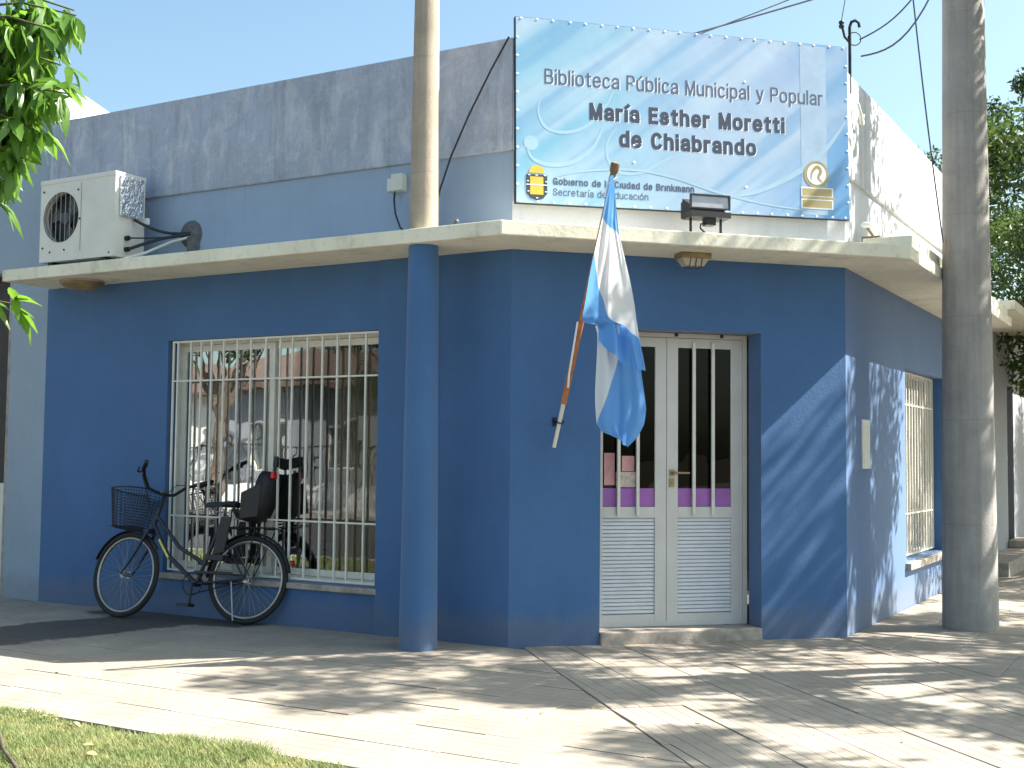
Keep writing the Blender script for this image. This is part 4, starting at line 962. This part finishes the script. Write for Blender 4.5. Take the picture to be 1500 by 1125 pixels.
def spray(base, tip, n, spread=.9):
    global nleaf
    base, tip = Vector(base), Vector(tip); mid_ = base.lerp(tip, .5) + Vector((0, 0, .03))
    MB().tube([base - org, mid_ - org, tip - org], [.006, .004, .0025], 6).build('twig', 'twig', nt_)
    ax = (tip - base).normalized()
    for i in range(n):
        u = .30 + .70 * (i + .5) / n; q = base.lerp(mid_, u * 2) if u < .5 else mid_.lerp(tip, u * 2 - 1)
        # a compound leaf: short stalk with 3 to 5 leaflets fanned at its end
        sd_ = Vector((rs.gauss(0, 1), rs.gauss(0, 1), rs.gauss(-.45, .55))).normalized()
        st = (ax * .5 + sd_ * spread).normalized(); e = q + st * rs.uniform(.02, .05)
        for k in range(rs.choice((3, 4, 4))):
            if nleaf >= 298: return
            fan = Matrix.Rotation((k - 2) * .55 + rs.gauss(0, .12), 3, Vector((rs.gauss(0, .3), rs.gauss(0, .3), 1)).normalized())
            d = fan @ (st + Vector((0, 0, -.35))).normalized(); d.z -= rs.uniform(0, .35); d.normalize()
            up_ = Vector((rs.gauss(0, .35), rs.gauss(0, .35), 1)); s_ = up_.cross(d).normalized(); up_ = d.cross(s_)
            o = link('leaf', rs.choice(LM), nt_); mm = Matrix((d, s_, up_)).transposed().to_4x4(); sc_ = rs.uniform(.8, 1.15)
            o.matrix_local = Matrix.Translation(e - org) @ mm @ Matrix.Scale(sc_, 4); nleaf += 1
# px 0..130 at 4 m depth is about -.06..+.23 m right of the middle
lead = [(-.9, .30), (-.7, .15), (-.9, -.35)]
MB().tube([Vector((.1, 0, 1.9)), R2(-1.6, -.1, 0) - org, R2(-.9, .12, 0) - org, R2(-.35, .16, 0) - org], [.06, .04, .022, .010], 8).build('branch', 'bark', nt_)
MB().tube([R2(-1.6, -.1, 0) - org, R2(-.8, .40, .1) - org, R2(-.35, .48, .05) - org], [.03, .018, .010], 8).build('branch', 'bark', nt_)
MB().tube([R2(-1.6, -.1, 0) - org, R2(-.8, -.42, -.05) - org, R2(-.4, -.50, 0) - org], [.03, .016, .008], 8).build('branch', 'bark', nt_)
SP = [((-.36, -.50, 0), (-.08, -.49, 0), 6), ((-.30, .50, .05), (.07, .47, .03), 8), ((-.30, .44, .0), (.04, .39, -.05), 8), ((-.30, .56, .1), (.03, .52, .12), 6), ((-.26, .34, .04), (.03, .30, .02), 6),
      ((-.30, .20, 0), (.08, .19, -.03), 9), ((-.26, .24, .08), (.01, .25, .06), 8), ((-.28, .12, -.05), (-.02, .07, 0), 8),
      ((-.34, .02, .05), (-.08, -.01, .02), 7), ((-.36, -.06, .04), (-.13, -.09, .02), 6), ((-.4, -.12, .02), (-.17, -.15, 0), 5),
      ]
for a, b_, n in SP: spray(R2(*a), R2(*b_), n)
rest = leaf_cloud('crown', [tuple(R2(-.16, .42, .12) - org), tuple(R2(-.17, .24, .12) - org), tuple(R2(-.20, .08, .1) - org)] + [tuple(R2(-1.3 - .35 * i, .5 + .3 * math.sin(i * 2.1), .5 * math.cos(i * 1.7)) - org) for i in range(7)], [.11, .11, .10] + [.5] * 7, 2900, .10, 'leaf_near', nt_)

# ------------------------------------------------------------------ grass, twig
def grass(name, n, xr, yr, lab=None):
    x = rng.uniform(*xr, n); y = rng.uniform(*yr, n)
    # ragged front: edge wobbles
    edge = -3.10 + .035 * np.sin(x * 5.1) + .025 * np.sin(x * 13.7 + 1) + .02 * rng.normal(size=n)
    keep = y < edge; x, y = x[keep], y[keep]; n = len(x)
    hh = rng.uniform(.018, .05, n) * (1 + .5 * np.sin(x * 3.3) * np.sin(y * 4.1 + 1)); an = rng.uniform(0, 2 * PI, n); ln = rng.uniform(.2, 1.1, n) * hh
    wx, wy = np.cos(an + PI / 2) * .0022, np.sin(an + PI / 2) * .0022; dx, dy = np.cos(an) * ln, np.sin(an) * ln
    z0 = np.full(n, -.022)
    v = np.stack([np.stack([x - wx, y - wy, z0], 1), np.stack([x + wx, y + wy, z0], 1), np.stack([x + dx * .4 + wx * .8, y + dy * .4 + wy * .8, z0 + hh * .65], 1),
                  np.stack([x + dx * .4 - wx * .8, y + dy * .4 - wy * .8, z0 + hh * .65], 1), np.stack([x + dx, y + dy, z0 + hh], 1)], 1).reshape(-1, 3)
    me = bpy.data.meshes.new(name); me.vertices.add(5 * n); me.vertices.foreach_set('co', v.astype('f').ravel()); me.loops.add(7 * n); me.polygons.add(2 * n)
    base = np.arange(n)[:, None] * 5; me.loops.foreach_set('vertex_index', (base + np.array([[0, 1, 2, 3, 3, 2, 4]])).ravel().astype('i'))
    me.polygons.foreach_set('loop_start', np.stack([np.arange(n) * 7, np.arange(n) * 7 + 4], 1).ravel().astype('i')); me.update(calc_edges=True)
    me.materials.append(M['grass']); o = link(name, me); o['kind'] = 'stuff'; o['label'] = lab; o['category'] = 'grass'; return o
grass('grass', 150000, (-1.9, 1.75), (-4.2, -3.05), 'short sunlit green grass along the pavement in the bottom left corner')
grass('grass', 60000, (-9, -1.9), (-4.7, -3.05), 'grass of the verge continuing left outside the corner')
tw = tag(MB().tube([(-.99, -3.31, -.01), (-.78, -3.43, .035), (-.55, -3.57, .045), (-.30, -3.74, .035), (-.05, -3.87, .02), (.06, -3.93, -.01)], [.005, .007, .008, .008, .008, .006], 8).build('twig', 'bark'), 'dark thin twig lying on the grass in the bottom left corner', 'twig')
# dry leaves on the grass and pavement
lv = leaf_mesh(.05, .012, .2, 8); lv.materials.clear(); lv.materials.append(plain('dry_leaf', (.42, .30, .14), .7, vary=.4, scale=3))
for i in range(34):
    gx = rs.uniform(-1.0, 1.2) if i < 22 else rs.uniform(-3, 3.2); gy = rs.uniform(-3.75, -3.15) if i < 22 else rs.uniform(-2.4, -.2)
    if i >= 22 and gx - gy > 3.2 and gy > gx: continue
    o = link('dry_leaf', lv); o.location = (gx, gy, .022 if i < 22 else .004); o.rotation_euler = (rs.gauss(0, .2), rs.gauss(0, .2), rs.uniform(0, 6.3)); o.scale = [rs.uniform(.6, 1.1)] * 3
    tag(o, 'small dry leaf fallen on the grass' if i < 22 else 'small dry leaf fallen on the pavement', 'leaf', 'dry leaves on the grass' if i < 22 else 'dry leaves on the pavement')

# ------------------------------------------------------------------ bicycle
bk = thing('bicycle', 'dark bicycle with front basket and child seat leaning on the window grille', 'bicycle')
bk.matrix_world = Matrix.Translation((-2.22, -.15, .002)) @ Matrix.Rotation(math.radians(193), 4, 'Z') @ Matrix.Rotation(math.radians(9.5), 4, 'X')
RW = .335
def wheel(c, M4):
    T = lambda q: M4 @ Vector(q); cx_, cz_ = c
    wl = MB(T).ring((cx_, 0, cz_), (0, 1, 0), RW - .02, .021, 56, 10).build('tyre', 'rubber', bk)
    MB(T).ring((cx_, 0, cz_), (0, 1, 0), RW - .047, .012, 56, 8, flat=1.1).build('rim', 'rim', wl)
    MB(T).cyl((cx_, -.045, cz_), (cx_, .045, cz_), .018, seg=14).cyl((cx_, -.035, cz_), (cx_, -.03, cz_), .03, seg=14).cyl((cx_, .03, cz_), (cx_, .035, cz_), .03, seg=14).cyl((cx_, -.065, cz_), (cx_, .065, cz_), .006, seg=8).build('hub', 'steel', wl)
    for k in range(36):
        a = 2 * PI * k / 36; s = 1 if k % 2 else -1; a2 = a + (.5 if (k // 2) % 2 else -.5)
        p0 = (cx_ + .028 * math.cos(a2), s * .032, cz_ + .028 * math.sin(a2)); p1 = (cx_ + (RW - .055) * math.cos(a), 0, cz_ + (RW - .055) * math.sin(a))
        MB(T).tube([p0, p1], .0013, 4, False).build('spoke', 'steel', wl)
    return wl
I4 = Matrix.Identity(4)
wheel((0, RW), I4)
# frame (step-through)
F = MB(); BBp = (.44, 0, .285); ST = (.285, 0, .74); HT = (.84, 0, .86); HB = (.885, 0, .70)
F.tube([BBp, ST], .016, 10).tube([HT, HB], .020, 12).tube([(.875, 0, .735), (.72, 0, .50), BBp], .018, 10).tube([(.855, 0, .80), (.62, 0, .56), (.385, 0, .44)], .016, 10)
for s in (-1, 1):
    F.tube([(0, s * .06, RW), (.25, s * .045, .305), (.42, s * .025, .288)], .009, 8).tube([(0, s * .06, RW), (.15, s * .045, .54), (.29, s * .02, .70)], .007, 8)
F.cyl((.44, -.04, .285), (.44, .04, .285), .022, seg=14); F.build('frame', 'frame_paint', bk)
MB().box((.735, .0185, .52), (.745, .0192, .53)).tube([(.80, .019, .615), (.70, .019, .475)], [.009, .009], 6).build('frame_decal', 'yellow', bk)
# saddle
sb = MB(); vs = []; prof = [(-.13, .075, 0), (-.10, .085, .012), (-.03, .07, .008), (.05, .035, .002), (.13, .022, .0), (.16, .012, -.01)]
for x, hw, dz in prof:
    for k in range(8):
        a = PI * k / 7; vs.append((.27 + x, hw * math.cos(a), .885 + dz + .035 * math.sin(a)))
sb.add(vs, [(8 * i + k, 8 * i + k + 1, 8 * i + k + 9, 8 * i + k + 8) for i in range(5) for k in range(7)], True)
sb.add([v for v in vs], [tuple(8 * i for i in range(6)) + tuple(8 * i + 7 for i in range(5, -1, -1)), tuple(range(7, -1, -1)), tuple(range(40, 48))])
sad = sb.build('saddle', 'black', bk)
MB().cyl((.29, 0, .70), (.265, 0, .87), .0125, seg=10).build('seat_post', 'steel', sad)
MB().tube([(.17, .03, .875), (.22, .02, .84), (.32, .02, .845), (.40, .012, .875)], .004, 6).tube([(.17, -.03, .875), (.22, -.02, .84), (.32, -.02, .845), (.40, -.012, .875)], .004, 6).build('saddle_rail', 'steel', sad)
for s in (-1, 1): MB().lathe((.185, s * .04, .83), [(.012, -.03), (.016, -.015), (.012, 0), (.016, .015), (.012, .03)], 10).build('spring', 'steel', sad)
# crank, pedals, chain
ck = MB().ring((.44, .055, .285), (0, 1, 0), .085, .005, 30, 6).build('chainring', 'dark_metal', bk)
MB().tube([(.44, .06, .285), (.44, .066, .12)], .009, 8).tube([(.44, -.06, .285), (.44, -.066, .45)], .009, 8).cyl((.44, -.066, .285), (.44, .066, .285), .012, seg=10).build('crank', 'dark_metal', ck)
for s, z in ((1, .12), (-1, .45)): MB().box((.39, s * .075, z - .012), (.49, s * .165, z + .012)).build('pedal', 'black', ck)
MB().tube([(.44, .057, .368), (.2, .057, .365), (0, .057, .365)], .006, 6).tube([(.44, .057, .202), (.2, .057, .27), (0, .057, .305)], .006, 6).build('chain', 'dark_metal', bk)
MB().box((.10, .062, .365), (.43, .065, .385)).build('chain_guard', 'black', bk)
# mudguard and rack
mg = MB(); vs = []
for i in range(19):
    a = math.radians(10 + i * 9.4)
    for y in (-.028, 0, .028): rr = RW + .022 - (.012 if y else 0); vs.append((-math.cos(a) * rr, y, RW + math.sin(a) * rr))
mg.add(vs, [(3 * i + k, 3 * i + k + 1, 3 * i + k + 4, 3 * i + k + 3) for i in range(18) for k in range(2)], True)
o = mg.build('mudguard', 'black', bk); md = o.modifiers.new('thick', 'SOLIDIFY'); md.thickness = .002
MB().cyl((-.355, 0, .47), (-.37, 0, .475), .022, seg=14).build('tail_reflector', 'red', bk)
rk = MB()
for s in (-1, 1):
    rk.tube([(.22, s * .03, .72), (.12, s * .06, .725), (-.22, s * .06, .725)], .006, 8).tube([(0, s * .07, RW), (-.05, s * .065, .72)], .005, 8).tube([(0, s * .07, RW), (-.16, s * .065, .72)], .005, 8)
for x in (.1, 0, -.1, -.2): rk.tube([(x, -.06, .725), (x, .06, .725)], .005, 6)
rk.build('rack', 'dark_metal', bk)
# child seat on the rack
cs = MB(); vs = []; n = 9
for i, (x, z, hw) in enumerate(((.11, .80, .11), (.0, .775, .135), (-.09, .80, .145), (-.13, .90, .15), (-.150, 1.02, .145), (-.165, 1.11, .12), (-.172, 1.15, .08))):
    for k in range(n):
        a = -1 + 2 * k / (n - 1); vs.append((x + .10 * abs(a) ** 3 * (1 if i > 1 else .2), hw * a, z + (.07 * abs(a) ** 3 if i < 3 else 0)))
cs.add(vs, [(n * i + k, n * i + k + 1, n * i + k + n + 1, n * i + k + n) for i in range(6) for k in range(n - 1)], True)
ch = cs.build('child_seat', 'black', bk, label='black and olive moulded child seat over the rear wheel'); md = ch.modifiers.new('thick', 'SOLIDIFY'); md.thickness = .014
for s in (-1, 1):
    o = MB().add([(.05, s * .145, .98), (-.12, s * .150, 1.06), (-.11, s * .150, .80), (.04, s * .145, .78), (.05, s * .160, .98), (-.12, s * .165, 1.06), (-.11, s * .165, .80), (.04, s * .160, .78)],
        [(0, 1, 2, 3), (7, 6, 5, 4), (0, 4, 5, 1), (1, 5, 6, 2), (2, 6, 7, 3), (3, 7, 4, 0)]).build('side_shell', 'olive', ch, bevel=.006)
    o = MB().add([(.20, s * .135, .79), (.10, s * .155, .79), (.13, s * .16, .52), (.24, s * .14, .50), (.20, s * .155, .79), (.10, s * .175, .79), (.13, s * .18, .52), (.24, s * .16, .50)],
        [(0, 1, 2, 3), (7, 6, 5, 4), (0, 4, 5, 1), (1, 5, 6, 2), (2, 6, 7, 3), (3, 7, 4, 0)]).build('leg_guard', 'olive', ch, bevel=.006)
    MB().box((.12, min(s * .10, s * .20), .46), (.27, max(s * .10, s * .20), .50)).build('footrest', 'black', ch)
MB().box((-.20, -.10, 1.19), (-.165, .10, 1.27)).tube([(-.18, -.09, 1.14), (-.185, -.085, 1.20)], .012, 8).tube([(-.18, .09, 1.14), (-.185, .085, 1.20)], .012, 8).build('headrest', 'black', ch, bevel=.008)
MB().box((-.19, .045, 1.10), (-.165, .115, 1.15)).build('reflector', 'red', ch)
# steering group: turned about the head tube
axs = (Vector(HT) - Vector(HB)).normalized(); SA = math.radians(-11)
SM = Matrix.Translation(Vector(HB)) @ Matrix.Rotation(SA, 4, axs) @ Matrix.Translation(-Vector(HB))
wheel((1.085, RW), SM)
sT = lambda q: SM @ Vector(q)
fk = MB(sT)
for s in (-1, 1): fk.tube([(.895, s * .045, .665), (.945, s * .055, .55), (1.02, s * .058, .42), (1.085, s * .06, RW)], [.013, .012, .010, .008], 8)
fk.box((.87, -.055, .66), (.92, .055, .69)).tube([HB, (.895, 0, .665)], .016, 8); fk.build('fork', 'frame_paint', bk)
mg = MB(sT); vs = []
for i in range(15):
    a = math.radians(35 + i * 9)
    for y in (-.026, 0, .026): rr = RW + .020 - (.012 if y else 0); vs.append((1.085 - math.cos(a) * rr, y, RW + math.sin(a) * rr))
mg.add(vs, [(3 * i + k, 3 * i + k + 1, 3 * i + k + 4, 3 * i + k + 3) for i in range(14) for k in range(2)], True)
o = mg.build('mudguard', 'black', bk); md = o.modifiers.new('thick', 'SOLIDIFY'); md.thickness = .002
SB = Matrix.Translation(Vector(HB)) @ Matrix.Rotation(math.radians(-27), 4, axs) @ Matrix.Translation(-Vector(HB))
sT = lambda q: SB @ Vector(q)
hb = MB(sT).tube([HT, (.815, 0, .955), (.86, 0, .985)], .0125, 10)
for s in (-1, 1): hb.tube([(.86, 0, .985), (.865, s * .06, .985), (.87, s * .12, 1.0), (.84, s * .19, 1.075), (.77, s * .25, 1.115)], .0125, 10)
hbo = hb.build('handlebar', 'dark_metal', bk)
MB(sT).cyl((.85, 0, .978), (.87, 0, 1.0), .017, seg=12).build('stem_clamp', 'steel', hbo)
for s in (-1, 1):
    MB(sT).tube([(.785, s * .242, 1.108), (.66, s * .30, 1.145)], .0175, 12).build('grip', 'black', hbo)
    MB(sT).tube([(.80, s * .23, 1.10), (.83, s * .25, 1.09), (.80, s * .28, 1.085), (.72, s * .315, 1.10)], .007, 7).build('brake_lever', 'steel' if s < 0 else 'black', hbo)
    MB(sT).tube([(.82, s * .22, 1.10), (.93, s * .16, 1.10), (.95, s * .08, .98), (.90, s * .02, .80)], .004, 6).build('brake_cable', 'cable', hbo)
# mesh basket in front of the bars
sT = lambda q: SM @ Vector(q)
bs = MB(sT); cx0, cz0 = 1.085, .70
def bpt(a, h):
    rx = .14 + .045 * h; ry = .15 + .05 * h
    x = cx0 + rx * (abs(math.cos(a)) ** .7) * (1 if math.cos(a) > 0 else -1); y = ry * (abs(math.sin(a)) ** .7) * (1 if math.sin(a) > 0 else -1)
    return (x, y, cz0 + .30 * h)
for k in range(44):
    a = 2 * PI * k / 44; bs.tube([bpt(a, 0), bpt(a, .5), bpt(a, 1)], .0022, 4, False)
for j in range(14): h = j / 13; bs.tube([bpt(2 * PI * k / 40, h) for k in range(41)], .0022 if j not in (13,) else .006, 5, False)
for j in range(-5, 6): bs.tube([(cx0 - .13, j * .026, cz0), (cx0 + .13, j * .026, cz0)], .002, 4, False)
for j in range(-4, 5): bs.tube([(cx0 + j * .028, -.14, cz0), (cx0 + j * .028, .14, cz0)], .002, 4, False)
bs.build('basket', 'black', bk, label='black wire mesh basket')
# kickstand
MB().tube([(.10, .07, .31), (.02, .13, .02)], .007, 8).build('kickstand', 'steel', bk)
